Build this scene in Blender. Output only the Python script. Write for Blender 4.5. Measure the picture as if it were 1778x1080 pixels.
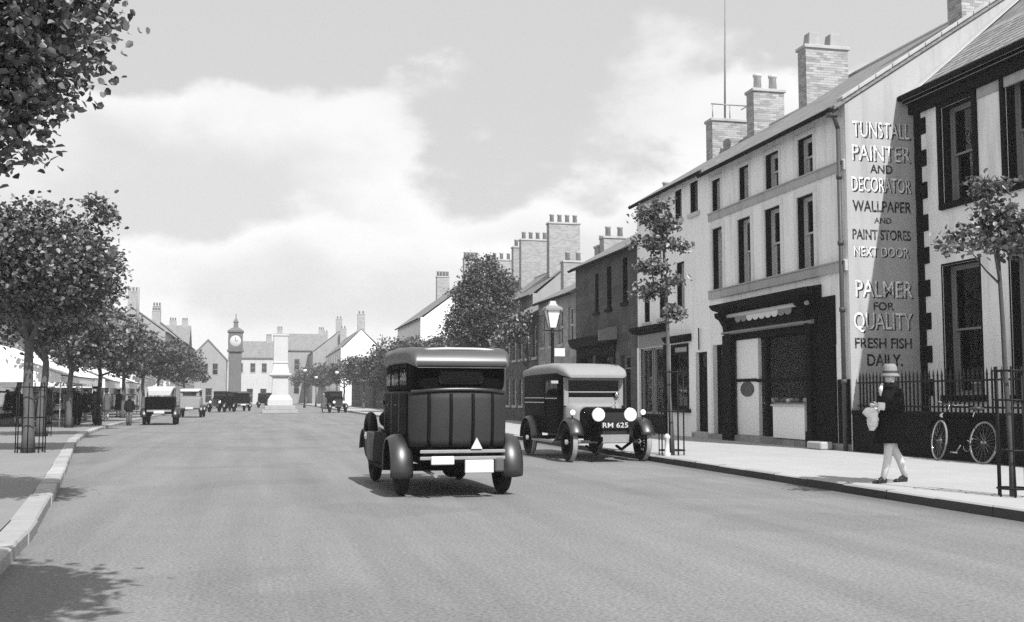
import bpy, bmesh, math, random
from math import radians as R, sin, cos, pi, sqrt, atan2
from mathutils import Vector, Matrix, noise as mnoise
import numpy as np

S = bpy.context.scene
for o in list(bpy.data.objects): bpy.data.objects.remove(o)
col = S.collection

# ------------------------------------------------------------------ camera
cam = bpy.data.cameras.new('camera'); cam.sensor_width = 36.0
cam.lens = 36.0 * 1900 / 1778; cam.clip_start = .1; cam.clip_end = 3000
camo = bpy.data.objects.new('camera', cam); col.objects.link(camo)
camo.location = (0, 0, 1.3)
camo.rotation_euler = (R(90 + 4.514), 0, R(-13.03))
S.camera = camo
# ------------------------------------------------------------------ sky and sun
SUN = Vector((.18, -.87, 1.0)).normalized()          # direction towards the sun
EL = math.asin(SUN.z); AZ = atan2(SUN.x, SUN.y)
w = bpy.data.worlds.new('World'); S.world = w; w.use_nodes = True
nt = w.node_tree; N = nt.nodes; L = nt.links; N.clear()
def nd(t, **k):
    n = N.new(t)
    for a, b in k.items():
        if a.startswith('i_'): n.inputs[int(a[2:])].default_value = b
        else: setattr(n, a, b)
    return n
def mth(op, a, b=None, clamp=False):
    n = N.new('ShaderNodeMath'); n.operation = op; n.use_clamp = clamp
    for i, v in enumerate((a, b)):
        if v is None: continue
        if hasattr(v, 'links'): L.new(v, n.inputs[i])
        else: n.inputs[i].default_value = v
    return n.outputs[0]
def sstep(x, a, b):
    n = N.new('ShaderNodeMapRange'); n.interpolation_type = 'SMOOTHSTEP'
    L.new(x, n.inputs[0]); n.inputs[1].default_value = a; n.inputs[2].default_value = b
    return n.outputs[0]
sky = nd('ShaderNodeTexSky', sky_type='NISHITA', sun_disc=False, sun_elevation=EL, sun_rotation=AZ,
         air_density=1.0, dust_density=2.5, ozone_density=1.0)
bw = nd('ShaderNodeRGBToBW'); L.new(sky.outputs[0], bw.inputs[0])
tc = nd('ShaderNodeTexCoord')
sp = nd('ShaderNodeSeparateXYZ'); L.new(tc.outputs['Generated'], sp.inputs[0])
az = mth('ADD', mth('ARCTAN2', sp.outputs[0], sp.outputs[1]), 1.0); el = mth('ARCSINE', sp.outputs[2])
def cloudnoise(de, sc, det, seed, sx=1.0, sy=1.7):
    cb = nd('ShaderNodeCombineXYZ')
    # direction on a cylinder so that the bank runs seamlessly round the horizon
    L.new(mth('MULTIPLY', mth('SINE', az), sx), cb.inputs[0])
    L.new(mth('MULTIPLY', mth('COSINE', az), sx), cb.inputs[1])
    L.new(mth('MULTIPLY', mth('ADD', el, de), sy), cb.inputs[2])
    ns = nd('ShaderNodeTexNoise', noise_dimensions='4D'); ns.inputs['Scale'].default_value = sc
    ns.inputs['Detail'].default_value = det; ns.inputs['Roughness'].default_value = .52; ns.inputs['W'].default_value = seed
    L.new(cb.outputs[0], ns.inputs['Vector']); return ns.outputs[0]
CS = 44.4
# clear part: the dusty blue of the sky as the plate recorded it
cur = mth('ADD', mth('MULTIPLY', bw.outputs[0], .25), 5.2)
# three cumulus banks one behind the other: crisp bright tops that melt into grey below
for top, amp, sc, seed, lo, hi in ((.263, .47, 3.6, CS, 6.6, 8.7), (.16, .34, 4.6, CS + 2.3, 6.6, 8.8), (.085, .16, 6.0, CS + 5.1, 7.1, 8.8)):
    n0 = cloudnoise(0, sc, 6.0, seed)
    h0 = mth('ADD', mth('MULTIPLY', mth('SUBTRACT', n0, .5), amp), mth('SUBTRACT', top, el))
    soft = cloudnoise(0, 2.3, 2.0, seed + 9)
    mask = sstep(h0, -.004, .026)
    wide = sstep(h0, -.01, .06)
    pick = sstep(soft, .5, .66)                      # some edges crisp, some feathery
    m1 = nd('ShaderNodeMix', data_type='FLOAT'); L.new(pick, m1.inputs[0]); L.new(mask, m1.inputs[2]); L.new(wide, m1.inputs[3])
    deep = sstep(mth('ADD', h0, mth('MULTIPLY', mth('SUBTRACT', cloudnoise(.0, 7.0, 4.0, seed + 4, 1, 2.5), .5), .10)), .015, .13)
    val = mth('ADD', mth('MULTIPLY', deep, lo - hi), hi)
    m2 = nd('ShaderNodeMix', data_type='FLOAT'); L.new(m1.outputs[0], m2.inputs[0]); L.new(cur, m2.inputs[2]); L.new(val, m2.inputs[3]); cur = m2.outputs[0]
hz = sstep(el, .14, .0)
mx2 = nd('ShaderNodeMix', data_type='FLOAT'); L.new(mth('MULTIPLY', hz, .6), mx2.inputs[0]); L.new(cur, mx2.inputs[2]); mx2.inputs[3].default_value = 8.2
bg = nd('ShaderNodeBackground'); L.new(mx2.outputs[0], bg.inputs[0]); bg.inputs[1].default_value = .1
out = nd('ShaderNodeOutputWorld'); L.new(bg.outputs[0], out.inputs[0])
sun = bpy.data.lights.new('sun', 'SUN'); sun.energy = 5.0; sun.angle = R(.5); sun.color = (1, 1, 1)
suno = bpy.data.objects.new('sun', sun); col.objects.link(suno)
suno.rotation_euler = (-SUN).to_track_quat('-Z', 'Y').to_euler()
S.view_settings.view_transform = 'Standard'; S.view_settings.look = 'None'
S.view_settings.exposure = 0.2; S.view_settings.gamma = 1.0
S.render.engine = 'CYCLES'; S.cycles.use_denoising = False
S.cycles.max_bounces = 6; S.cycles.diffuse_bounces = 3; S.cycles.glossy_bounces = 3
S.cycles.transmission_bounces = 4; S.cycles.transparent_max_bounces = 12; S.cycles.volume_bounces = 1
S.cycles.sample_clamp_indirect = 6

# ------------------------------------------------------------------ materials
def mat(name, c, rough=.8, var=.0, scale=3.0, bump=0., bscale=60., spec=.3, metal=0., stain=0., kind=None, **k):
    """grey procedural material: base value, blotchy variation, streaks, fine relief"""
    m = bpy.data.materials.new(name); m.use_nodes = True
    t = m.node_tree; n = t.nodes; l = t.links
    b = n['Principled BSDF']; b.inputs['Roughness'].default_value = rough
    b.inputs['Specular IOR Level'].default_value = spec; b.inputs['Metallic'].default_value = metal
    if 'coat' in k: b.inputs['Coat Weight'].default_value = k['coat']; b.inputs['Coat Roughness'].default_value = k.get('crough', .08)
    def node(ty, **kw):
        q = n.new(ty)
        for a, v in kw.items(): setattr(q, a, v)
        return q
    def M(op, a, bb, cl=False):
        q = node('ShaderNodeMath', operation=op, use_clamp=cl)
        for i, v in enumerate((a, bb)):
            if hasattr(v, 'links'): l.new(v, q.inputs[i])
            else: q.inputs[i].default_value = v
        return q.outputs[0]
    g = node('ShaderNodeNewGeometry'); val = None
    pos = g.outputs['Position']
    def nz(sc, det=4., vec=None, ro=.6):
        q = node('ShaderNodeTexNoise'); q.inputs['Scale'].default_value = sc; q.inputs['Detail'].default_value = det
        q.inputs['Roughness'].default_value = ro; l.new(vec or pos, q.inputs['Vector']); return q.outputs[0]
    val = None
    if var > 0:
        a = nz(scale); bb = nz(scale * 7.3, 5.)
        s_ = M('ADD', M('MULTIPLY', M('SUBTRACT', a, .5), 2.2 * var), M('MULTIPLY', M('SUBTRACT', bb, .5), 1.2 * var))
        val = M('ADD', 1.0, s_)
    if stain > 0:
        mp = node('ShaderNodeMapping'); mp.inputs['Scale'].default_value = (2.6, 2.6, .28); l.new(pos, mp.inputs[0])
        q = nz(1.0, 6., mp.outputs[0], .65)
        r = node('ShaderNodeMapRange'); l.new(q, r.inputs[0]); r.inputs[1].default_value = .5; r.inputs[2].default_value = .78
        r.inputs[3].default_value = 1.; r.inputs[4].default_value = 1. - stain
        val = r.outputs[0] if val is None else M('MULTIPLY', val, r.outputs[0])
    hgt = None
    if kind in ('brick', 'slate', 'ashlar', 'flag'):
        tcn = node('ShaderNodeSeparateXYZ'); l.new(pos, tcn.inputs[0])
        # wall coordinate: along whichever horizontal axis the face runs
        ns_ = node('ShaderNodeSeparateXYZ'); l.new(g.outputs['True Normal'], ns_.inputs[0])
        isx = M('GREATER_THAN', M('ABSOLUTE', ns_.outputs[0], 0), M('ABSOLUTE', ns_.outputs[1], 0))
        mxx = node('ShaderNodeMix', data_type='FLOAT'); l.new(isx, mxx.inputs[0]); l.new(tcn.outputs[0], mxx.inputs[2]); l.new(tcn.outputs[1], mxx.inputs[3])
        cb = node('ShaderNodeCombineXYZ')
        if kind == 'flag':
            l.new(tcn.outputs[1], cb.inputs[0]); l.new(tcn.outputs[0], cb.inputs[1])
        else:
            l.new(mxx.outputs[0], cb.inputs[0]); l.new(tcn.outputs[2], cb.inputs[1])
        br = node('ShaderNodeTexBrick'); l.new(cb.outputs[0], br.inputs[0])
        bwid, bht, mort = {'brick': (.23, .076, .008), 'slate': (.28, .13, .006), 'ashlar': (.62, .30, .009), 'flag': (.9, .62, .008)}[kind]
        br.inputs['Scale'].default_value = 1.; br.inputs['Brick Width'].default_value = bwid; br.inputs['Row Height'].default_value = bht
        br.inputs['Mortar Size'].default_value = mort; br.inputs['Mortar Smooth'].default_value = .3; br.inputs['Bias'].default_value = 0.
        cl, cd, mo = k.get('cols', (1.18, .78, 1.25))
        br.inputs['Color1'].default_value = (cl,) * 3 + (1,); br.inputs['Color2'].default_value = (cd,) * 3 + (1,); br.inputs['Mortar'].default_value = (mo,) * 3 + (1,)
        val = br.outputs[0] if val is None else M('MULTIPLY', val, br.outputs[0])
        hgt = M('SUBTRACT', 1., br.outputs[1])
    if kind == 'island':
        r = node('ShaderNodeMapRange'); l.new(g.outputs['Random Per Island'], r.inputs[0])
        r.inputs[3].default_value = k.get('lo', .6); r.inputs[4].default_value = k.get('hi', 1.5)
        val = r.outputs[0] if val is None else M('MULTIPLY', val, r.outputs[0])
    if kind == 'object':
        oi = node('ShaderNodeObjectInfo')
        r = node('ShaderNodeMapRange'); l.new(oi.outputs['Random'], r.inputs[0])
        r.inputs[3].default_value = k.get('lo', .85); r.inputs[4].default_value = k.get('hi', 1.15)
        val = r.outputs[0] if val is None else M('MULTIPLY', val, r.outputs[0])
    if kind == 'road':                                     # fine stone chippings, dusty wheel lanes, drying patches
        q = nz(34., 3.); r = node('ShaderNodeMapRange'); l.new(q, r.inputs[0]); r.inputs[1].default_value = .3; r.inputs[2].default_value = .7; r.inputs[3].default_value = .68; r.inputs[4].default_value = 1.32
        mp = node('ShaderNodeMapping'); mp.inputs['Scale'].default_value = (1.5, .09, 1.); l.new(pos, mp.inputs[0])
        q2 = nz(1., 5., mp.outputs[0]); r2 = node('ShaderNodeMapRange'); l.new(q2, r2.inputs[0]); r2.inputs[1].default_value = .35; r2.inputs[2].default_value = .68; r2.inputs[3].default_value = .86; r2.inputs[4].default_value = 1.1
        q3 = nz(9., 3.); r3 = node('ShaderNodeMapRange'); l.new(q3, r3.inputs[0]); r3.inputs[1].default_value = .62; r3.inputs[2].default_value = .72; r3.inputs[3].default_value = 1.; r3.inputs[4].default_value = .82
        # dirt washed into the gutter and old patched trenches
        sx_ = node('ShaderNodeSeparateXYZ'); l.new(pos, sx_.inputs[0])
        gu = node('ShaderNodeMapRange'); l.new(M('ADD', sx_.outputs[0], M('MULTIPLY', nz(1.3, 5.), .5)), gu.inputs[0]); gu.inputs[1].default_value = 7.6; gu.inputs[2].default_value = 8.15; gu.inputs[3].default_value = 1.; gu.inputs[4].default_value = .6
        q4 = nz(.22, 2.); r4 = node('ShaderNodeMapRange'); l.new(q4, r4.inputs[0]); r4.inputs[1].default_value = .55; r4.inputs[2].default_value = .565; r4.inputs[3].default_value = 1.; r4.inputs[4].default_value = .92
        val = M('MULTIPLY', val, M('MULTIPLY', gu.outputs[0], r4.outputs[0]))
        val = M('MULTIPLY', M('MULTIPLY', val, r.outputs[0]), M('MULTIPLY', r2.outputs[0], r3.outputs[0]))
    if val is None: b.inputs['Base Color'].default_value = (c, c, c, 1)
    else:
        v = M('MULTIPLY', val, c); v = M('MAXIMUM', v, .004); v = M('MINIMUM', v, .92)
        cbn = node('ShaderNodeCombineColor')
        for i in range(3): l.new(v, cbn.inputs[i])
        l.new(cbn.outputs[0], b.inputs['Base Color'])
    if bump > 0 or hgt is not None:
        bp = node('ShaderNodeBump'); bp.inputs['Strength'].default_value = max(bump, .35 if hgt is not None else 0); bp.inputs['Distance'].default_value = .012
        hb = nz(bscale, 3.)
        if hgt is not None: hb = M('ADD', M('MULTIPLY', hb, .5), hgt)
        l.new(hb, bp.inputs['Height']); l.new(bp.outputs[0], b.inputs['Normal'])
    if k.get('worn'):                                      # flaking paint: bare wall shows through
        q = node('ShaderNodeTexNoise'); q.inputs['Scale'].default_value = 9.; q.inputs['Detail'].default_value = 7.; q.inputs['Roughness'].default_value = .72; l.new(pos, q.inputs['Vector'])
        r = node('ShaderNodeMapRange'); l.new(q.outputs[0], r.inputs[0]); r.inputs[1].default_value = k['worn'] + .1; r.inputs[2].default_value = k['worn'] - .02; r.inputs[3].default_value = .18; r.inputs[4].default_value = 1.
        l.new(r.outputs[0], b.inputs['Alpha'])
    if k.get('trans'):
        tr = node('ShaderNodeBsdfTranslucent'); tr.inputs[0].default_value = (k['trans'],) * 3 + (1,)
        ad = node('ShaderNodeAddShader'); l.new(b.outputs[0], ad.inputs[0]); l.new(tr.outputs[0], ad.inputs[1])
        l.new(ad.outputs[0], n['Material Output'].inputs[0])
    return m
def glassmat(name, tint=.55, refl=1.0):
    m = bpy.data.materials.new(name); m.use_nodes = True; t = m.node_tree; n = t.nodes; l = t.links; n.clear()
    tr = n.new('ShaderNodeBsdfTransparent'); tr.inputs[0].default_value = (tint,) * 3 + (1,)
    gl = n.new('ShaderNodeBsdfGlossy'); gl.inputs['Roughness'].default_value = .03; gl.inputs[0].default_value = (.9, .9, .9, 1)
    fr = n.new('ShaderNodeFresnel'); fr.inputs[0].default_value = 1.5
    ns = n.new('ShaderNodeTexNoise'); ns.inputs['Scale'].default_value = 2.5
    bp = n.new('ShaderNodeBump'); bp.inputs['Strength'].default_value = .06; bp.inputs['Distance'].default_value = .02; l.new(ns.outputs[0], bp.inputs['Height'])
    l.new(bp.outputs[0], gl.inputs['Normal'])
    mu = n.new('ShaderNodeMath'); mu.operation = 'MULTIPLY'; mu.inputs[1].default_value = refl; mu.use_clamp = True; l.new(fr.outputs[0], mu.inputs[0])
    mx = n.new('ShaderNodeMixShader'); l.new(mu.outputs[0], mx.inputs[0]); l.new(tr.outputs[0], mx.inputs[1]); l.new(gl.outputs[0], mx.inputs[2])
    o = n.new('ShaderNodeOutputMaterial'); l.new(mx.outputs[0], o.inputs[0]); return m
M = dict(
    road=mat('tarmac', .215, .9, .12, .3, .5, 70., .2, kind='road'),
    earth=mat('ground_earth', .2, .95, .1, .3),
    pave=mat('pavement_flags', .4, .85, .07, .8, .15, 40., .25, kind='flag', cols=(1.03, .97, .86)),
    kerb=mat('kerb_granite', .38, .8, .14, 4., .25, 60., .3, kind='object', lo=.85, hi=1.12),
    kerbshade=mat('kerb_face_shade', .055, .85, .2, 4., .3, 60., .3, kind='object', lo=.8, hi=1.2),  # dark copy of the kerb stone: shade on the upright face painted in
    stucco=mat('pale_stucco', .85, .9, .06, 1.1, .18, 45., .2, stain=.42),
    stucco2=mat('cream_stucco', .72, .9, .07, 1.3, .2, 45., .2, stain=.22),
    white=mat('white_limewash', .86, .9, .05, 1.2, .15, 45., .2, stain=.2),
    gable=mat('painted_gable', .4, .85, .09, 1.1, .22, 50., .2, stain=.3),
    stone=mat('dressed_stone', .42, .85, .12, 2.2, .2, 50., .25, stain=.3),
    rubble=mat('sooty_stone', .09, .9, .25, 2.2, .5, 12., .2, stain=.4, kind='ashlar', cols=(1.2, .75, .8)),
    ashlar=mat('grey_ashlar', .3, .9, .2, 1.5, .4, 30., .2, stain=.3, kind='ashlar', cols=(1.15, .8, .85)),
    darkpaint=mat('black_shop_paint', .007, .6, .25, 5., .05, 30., .03),
    trim=mat('dark_painted_trim', .009, .65, .3, 6., .08, 30., .05),
    greytrim=mat('grey_painted_timber', .22, .6, .15, 5., .08, 30., .35),
    paletrim=mat('pale_painted_timber', .52, .55, .1, 5., .08, 30., .35),
    whitepaint=mat('white_gloss_paint', .82, .45, .04, 5., .03, 30., .4),
    tile=mat('white_glazed_tile', .9, .25, .03, 3., kind='ashlar', cols=(1.02, .98, .8)),
    slate=mat('roof_slate', .2, .65, .2, 1.5, .3, 25., .4, kind='slate', cols=(1.15, .85, .55)),
    slatep=mat('slate_piece', .26, .6, .15, 6., .15, 40., .4, kind='object', lo=.75, hi=1.2),
    slates=mat('weathered_slates', .2, .65, .2, 3., .2, 40., .4, kind='island', lo=.7, hi=1.3),
    lead=mat('lead_flashing', .5, .6, .15, 4.),
    brick=mat('chimney_brick', .3, .9, .15, 1.5, .3, 40., .2, kind='brick', cols=(1.2, .8, 1.35)),
    bricks=mat('chimney_bricks', .34, .9, .12, 6., .3, 80., .2, kind='island', lo=.72, hi=1.3),
    mortar=mat('lime_mortar', .5, .95, .1, 8.),
    pot=mat('clay_pot', .33, .8, .2, 6.),
    cwhite=mat('far_pale_wall', .5, .9, .08, .8, stain=.2),
    cgrey=mat('far_grey_wall', .3, .9, .12, .8, stain=.25),
    iron=mat('black_iron', .01, .55, .3, 12., .05, 50., .2),
    irong=mat('galvanised_iron', .3, .5, .2, 9., metal=.3),
    pipe=mat('cast_iron_pipe', .06, .5, .3, 8., .05, 50., .4),
    glass=glassmat('window_glass', .95, 1.0), carglass=glassmat('car_glass', .3, .45), lampglass=mat('opal_lamp_glass', .75, .2, spec=.5),
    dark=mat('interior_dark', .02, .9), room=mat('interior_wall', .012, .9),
    curtain=mat('lace_curtain', .8, .9, .06, 9., trans=.12), blind=mat('linen_blind', .7, .9, .05, 8.),
    bark=mat('tree_bark', .11, .9, .3, 9., .5, 30., .2), barkd=mat('dark_bark', .07, .9, .3, 9., .5, 30., .2),
    leaf=mat('foliage', .075, .42, spec=.5, kind='island', lo=.2, hi=2.9, trans=.02),
    leafd=mat('foliage_far', .06, .5, spec=.4, kind='island', lo=.3, hi=2.2, trans=.025),
    leafy=mat('foliage_young', .07, .42, spec=.5, kind='island', lo=.2, hi=3.0, trans=.02),
    coach=mat('black_coach_paint', .004, .45, .3, 3., spec=.02), coachd=mat('dusty_black_paint', .005, .6, .3, 4., spec=.02),
    fender=mat('polished_wing', .008, .44, .3, 3., spec=1.0, coat=.5, crough=.4), carroof=mat('roof_leathercloth', .06, .4, .2, 9., .05, 120., .9),
    hide=mat('leathercloth', .055, .5, .2, 14., .12, 120., .4), hideg=mat('pale_roof_cloth', .5, .55, .1, 5., .06, 80., .3),
    carpanel=mat('rear_panel_cloth', .026, .7, .2, 9., .1, 160., .4),
    vanroof=mat('grey_van_roof', .27, .7, .1, 5., .06, 60., .3), vangrey=mat('pale_grey_coachwork', .27, .6, .1, 4., .04, 60., .35),
    tyre=mat('tyre_rubber', .012, .8, .3, 9., .1, 90., .15), tyred=mat('dusty_tread', .33, .9, .2, 9., .2, 60.),
    chrome=mat('nickel_plate', .75, .12, metal=1.), lens=mat('lamp_lens', .85, .15, spec=.6),
    platew=mat('white_plate', .6, .5, .12, 14.), plateb=mat('black_plate', .01, .4), red=mat('tail_lamp', .1, .2),
    skin=mat('skin', .52, .55, .04, 9., spec=.35), stocking=mat('pale_stockings', .66, .8, .03, 9.), coat=mat('dark_wool_coat', .016, .95, .3, 14., .3, 160., .03),
    coatg=mat('grey_tweed', .1, .9, .3, 14., .3, 160., .15), hat=mat('pale_felt_hat', .24, .85, .08, 9., .1, 120.), hatb=mat('hat_band', .05, .7),
    hair=mat('dark_hair', .02, .5), shoe=mat('black_shoe', .012, .3, spec=.5), parcel=mat('white_paper', .82, .7, .06, 14., .2, 25.),
    canvas=mat('white_awning_canvas', .84, .85, .05, 2., .06, 30., trans=.1),
    marble=mat('pale_marble', .5, .6, .05, 1.2, .05, 30., stain=.12), marbled=mat('stone_step', .34, .8, .12, 2., stain=.2),
    goods=mat('shop_goods', .3, .6, kind='island', lo=.3, hi=2.4), ink=mat('sign_black', .02, .8, .3, 12., spec=.1, worn=.47), signw=mat('sign_white', .86, .8, .08, 12., spec=.1, worn=.48), tyrew=mat('pale_bicycle_tyre', .24, .8, .1, 12.),
    tin=mat('enamel_sign', .07, .3, .2, 20.), fish=mat('fish_goods', .5, .35, kind='island', lo=.3, hi=1.7),
    timber=mat('grey_timber', .28, .8, .25, 9., .3, 40.), towerst=mat('tower_stone', .14, .85, .15, 1.2, stain=.25),
)

# ------------------------------------------------------------------ mesh helpers
class MB:
    def __init__(s): s.v = []; s.f = []; s.sm = []
    def add(s, vs, fs, smooth=False):
        o = len(s.v); s.v += [tuple(p) for p in vs]; s.f += [tuple(i + o for i in f) for f in fs]; s.sm += [smooth] * len(fs); return s
    def box(s, x0, x1, y0, y1, z0, z1):
        x0, x1 = sorted((x0, x1)); y0, y1 = sorted((y0, y1)); z0, z1 = sorted((z0, z1))
        return s.add([(x0, y0, z0), (x1, y0, z0), (x1, y1, z0), (x0, y1, z0), (x0, y0, z1), (x1, y0, z1), (x1, y1, z1), (x0, y1, z1)],
                     [(0, 3, 2, 1), (4, 5, 6, 7), (0, 1, 5, 4), (1, 2, 6, 5), (2, 3, 7, 6), (3, 0, 4, 7)])
    def fb(s, fr, u0, u1, z0, z1, d0, d1):
        a = fr(u0, d0, z0); b = fr(u1, d1, z1); return s.box(a[0], b[0], a[1], b[1], a[2], b[2])
    def prism(s, poly, ext):
        """poly: list of 3-D points, extruded by vector ext"""
        n = len(poly); e = Vector(ext); p = [Vector(q) for q in poly]
        return s.add(p + [q + e for q in p], [tuple(range(n - 1, -1, -1)), tuple(range(n, 2 * n))] + [(i, (i + 1) % n, (i + 1) % n + n, i + n) for i in range(n)])
    def tube(s, pts, rad, n=8, caps=True, smooth=True, sq=None):
        P = [Vector(p) for p in pts]; k = len(P)
        rr = rad if isinstance(rad, (list, tuple)) else [rad] * k
        vs = []; prev = None
        for i in range(k):
            t = (P[min(i + 1, k - 1)] - P[max(i - 1, 0)]).normalized()
            if prev is None:
                a = Vector((0, 0, 1)) if abs(t.z) < .9 else Vector((1, 0, 0)); u = t.cross(a).normalized()
            else:
                u = (prev - t * prev.dot(t))
                u = u.normalized() if u.length > 1e-6 else t.orthogonal().normalized()
            prev = u; v = t.cross(u)
            for j in range(n):
                an = 2 * pi * j / n; vs.append(P[i] + (u * cos(an) + v * sin(an)) * rr[i])
        fs = [(i * n + j, i * n + (j + 1) % n, (i + 1) * n + (j + 1) % n, (i + 1) * n + j) for i in range(k - 1) for j in range(n)]
        s.add(vs, fs, smooth)
        if caps: s.add([], []); o = len(s.v) - len(vs); s.f += [tuple(o + j for j in range(n - 1, -1, -1)), tuple(o + (k - 1) * n + j for j in range(n))]; s.sm += [False, False]
        return s
    def lathe(s, prof, c=(0, 0, 0), ax='z', n=24, smooth=True):
        """prof: (radius, height) pairs turned about an axis through c"""
        vs = []; c = Vector(c)
        for r, h in prof:
            for j in range(n):
                a = 2 * pi * j / n; x, y = r * cos(a), r * sin(a)
                vs.append(c + (Vector((x, y, h)) if ax == 'z' else Vector((h, x, y)) if ax == 'x' else Vector((x, h, y))))
        k = len(prof)
        s.add(vs, [(i * n + j, i * n + (j + 1) % n, (i + 1) * n + (j + 1) % n, (i + 1) * n + j) for i in range(k - 1) for j in range(n)], smooth); return s
    def ball(s, c, r, n=14, m=9):
        rx, ry, rz = r if isinstance(r, (tuple, list)) else (r, r, r)
        vs = [(c[0] + rx * sin(pi * i / m) * cos(2 * pi * j / n), c[1] + ry * sin(pi * i / m) * sin(2 * pi * j / n), c[2] + rz * cos(pi * i / m)) for i in range(m + 1) for j in range(n)]
        return s.add(vs, [(i * n + j, (i + 1) * n + j, (i + 1) * n + (j + 1) % n, i * n + (j + 1) % n) for i in range(m) for j in range(n)], True)
    def loft(s, rings, caps=True, smooth=True, closed=True):
        n = len(rings[0]); vs = [p for r in rings for p in r]; m = n if closed else n - 1
        s.add(vs, [(i * n + j, i * n + (j + 1) % n, (i + 1) * n + (j + 1) % n, (i + 1) * n + j) for i in range(len(rings) - 1) for j in range(m)], smooth)
        if caps:
            o = len(s.v) - len(vs); k = len(rings)
            s.f += [tuple(o + j for j in range(n - 1, -1, -1)), tuple(o + (k - 1) * n + j for j in range(n))]; s.sm += [False, False]
        return s
    def xf(s, m):
        s.v = [tuple(m @ Vector(p)) for p in s.v]; return s
    def build(s, name, m, parent=None, bevel=0., off=None, fix=True, seg=1):
        me = bpy.data.meshes.new(name)
        off = Vector(off) if off is not None else (root_of(parent).location.copy() if parent is not None and root_of(parent).get('worldparts') else Vector((0, 0, 0)))
        me.from_pydata([(p[0] - off.x, p[1] - off.y, p[2] - off.z) for p in s.v], [], s.f)
        me.polygons.foreach_set('use_smooth', s.sm)
        if fix:
            bm = bmesh.new(); bm.from_mesh(me); bmesh.ops.recalc_face_normals(bm, faces=bm.faces); bm.to_mesh(me); bm.free()
        me.update(); me.materials.append(m if not isinstance(m, str) else M[m])
        o = bpy.data.objects.new(name, me); col.objects.link(o)
        if parent is not None: o.parent = parent
        if bevel:
            b = o.modifiers.new('bevel', 'BEVEL'); b.width = bevel; b.segments = seg; b.limit_method = 'ANGLE'; b.angle_limit = R(40)
        return o
def root_of(o):
    while o.parent is not None: o = o.parent
    return o
def tag(o, label, cat, group=None):
    o['label'] = label; o['category'] = cat
    if group: o['group'] = group
    return o
def thing(name, label, cat, loc=(0, 0, 0), rz=0., group=None, world=False):
    o = bpy.data.objects.new(name, None); col.objects.link(o); o.location = loc; o.rotation_euler = (0, 0, rz)
    o.empty_display_size = .2; tag(o, label, cat, group)
    if world: o['worldparts'] = 1
    return o
def struct(o, kind='structure'): o['kind'] = kind; return o
def dup(root, loc, rz, label=None, name=None):
    def cp(o, par):
        c = o.copy(); col.objects.link(c); c.parent = par
        for ch in o.children: cp(ch, c)
        return c
    c = cp(root, None); c.location = loc; c.rotation_euler = (0, 0, rz)
    if label: c['label'] = label
    return c
class Fr:                      # a wall plane: u along, d outwards, z up
    def __init__(s, O, U, Nn): s.O, s.U, s.N = Vector(O), Vector(U), Vector(Nn)
    def __call__(s, u, d, z): return s.O + s.U * u + s.N * d + Vector((0, 0, z))
def right_fr(X): return Fr((X, 0, 0), (0, 1, 0), (-1, 0, 0))
def left_fr(X): return Fr((X, 0, 0), (0, 1, 0), (1, 0, 0))
def near_fr(Y): return Fr((0, Y, 0), (1, 0, 0), (0, -1, 0))
def wall_cells(mb, fr, u0, u1, z0, z1, holes, t=.3):
    us = sorted({u0, u1, *[h[0] for h in holes], *[h[1] for h in holes]})
    us = [u for u in us if u0 <= u <= u1]
    for a, b in zip(us, us[1:]):
        if b - a < 1e-4: continue
        c = (a + b) / 2; zs = z0
        for h in sorted([h for h in holes if h[0] < c < h[1]], key=lambda h: h[2]):
            if h[2] > zs + 1e-4: mb.fb(fr, a, b, zs, h[2], 0, -t)
            zs = max(zs, h[3])
        if zs < z1 - 1e-4: mb.fb(fr, a, b, zs, z1, 0, -t)
HAZE = .0006
# ------------------------------------------------------------------ ground, road, pavements
XK, XF, XB = 7.85, 12.75, 14.5            # right kerb, shop fronts, set-back house front
g = MB().box(-700, 700, -300, 1000, -.5, -.03).build('ground', 'earth'); struct(g)
r = MB()
ny = 60
r.box(-16, XK + .1, -40, 330, -.3, 0); struct(r.build('road', 'road'))
p = MB().box(XK + .14, XB + 12, -30, 330, -.3, .12); struct(p.build('pavement_right', 'pave'))
LK = [(-1.5, -30), (-1.55, -6), (-1.62, 0), (-1.7, 5), (-1.81, 8.75), (-2.0, 11.0), (-2.54, 15.3), (-3.3, 21), (-4.14, 27.1), (-4.95, 33), (-5.58, 38.9), (-6.05, 46), (-6.3, 54.7), (-6.5, 70), (-6.7, 100), (-7, 160), (-7.2, 330)]
def lk(y):
    for (a, b), (c, d) in zip(LK, LK[1:]):
        if b <= y <= d: return a + (c - a) * (y - b) / (d - b)
    return LK[-1][0]
M['pavel'] = mat('trodden_gravel_pavement', .24, .92, .12, .9, .4, 60., .2)
ys = [-30 + i * 2 for i in range(181)]
poly = [(lk(y) - .24, y, -.3) for y in ys] + [(-16, 330, -.3), (-16, -30, -.3)]
struct(MB().prism(poly, (0, 0, .415)).build('pavement_left', 'pavel'))
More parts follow.
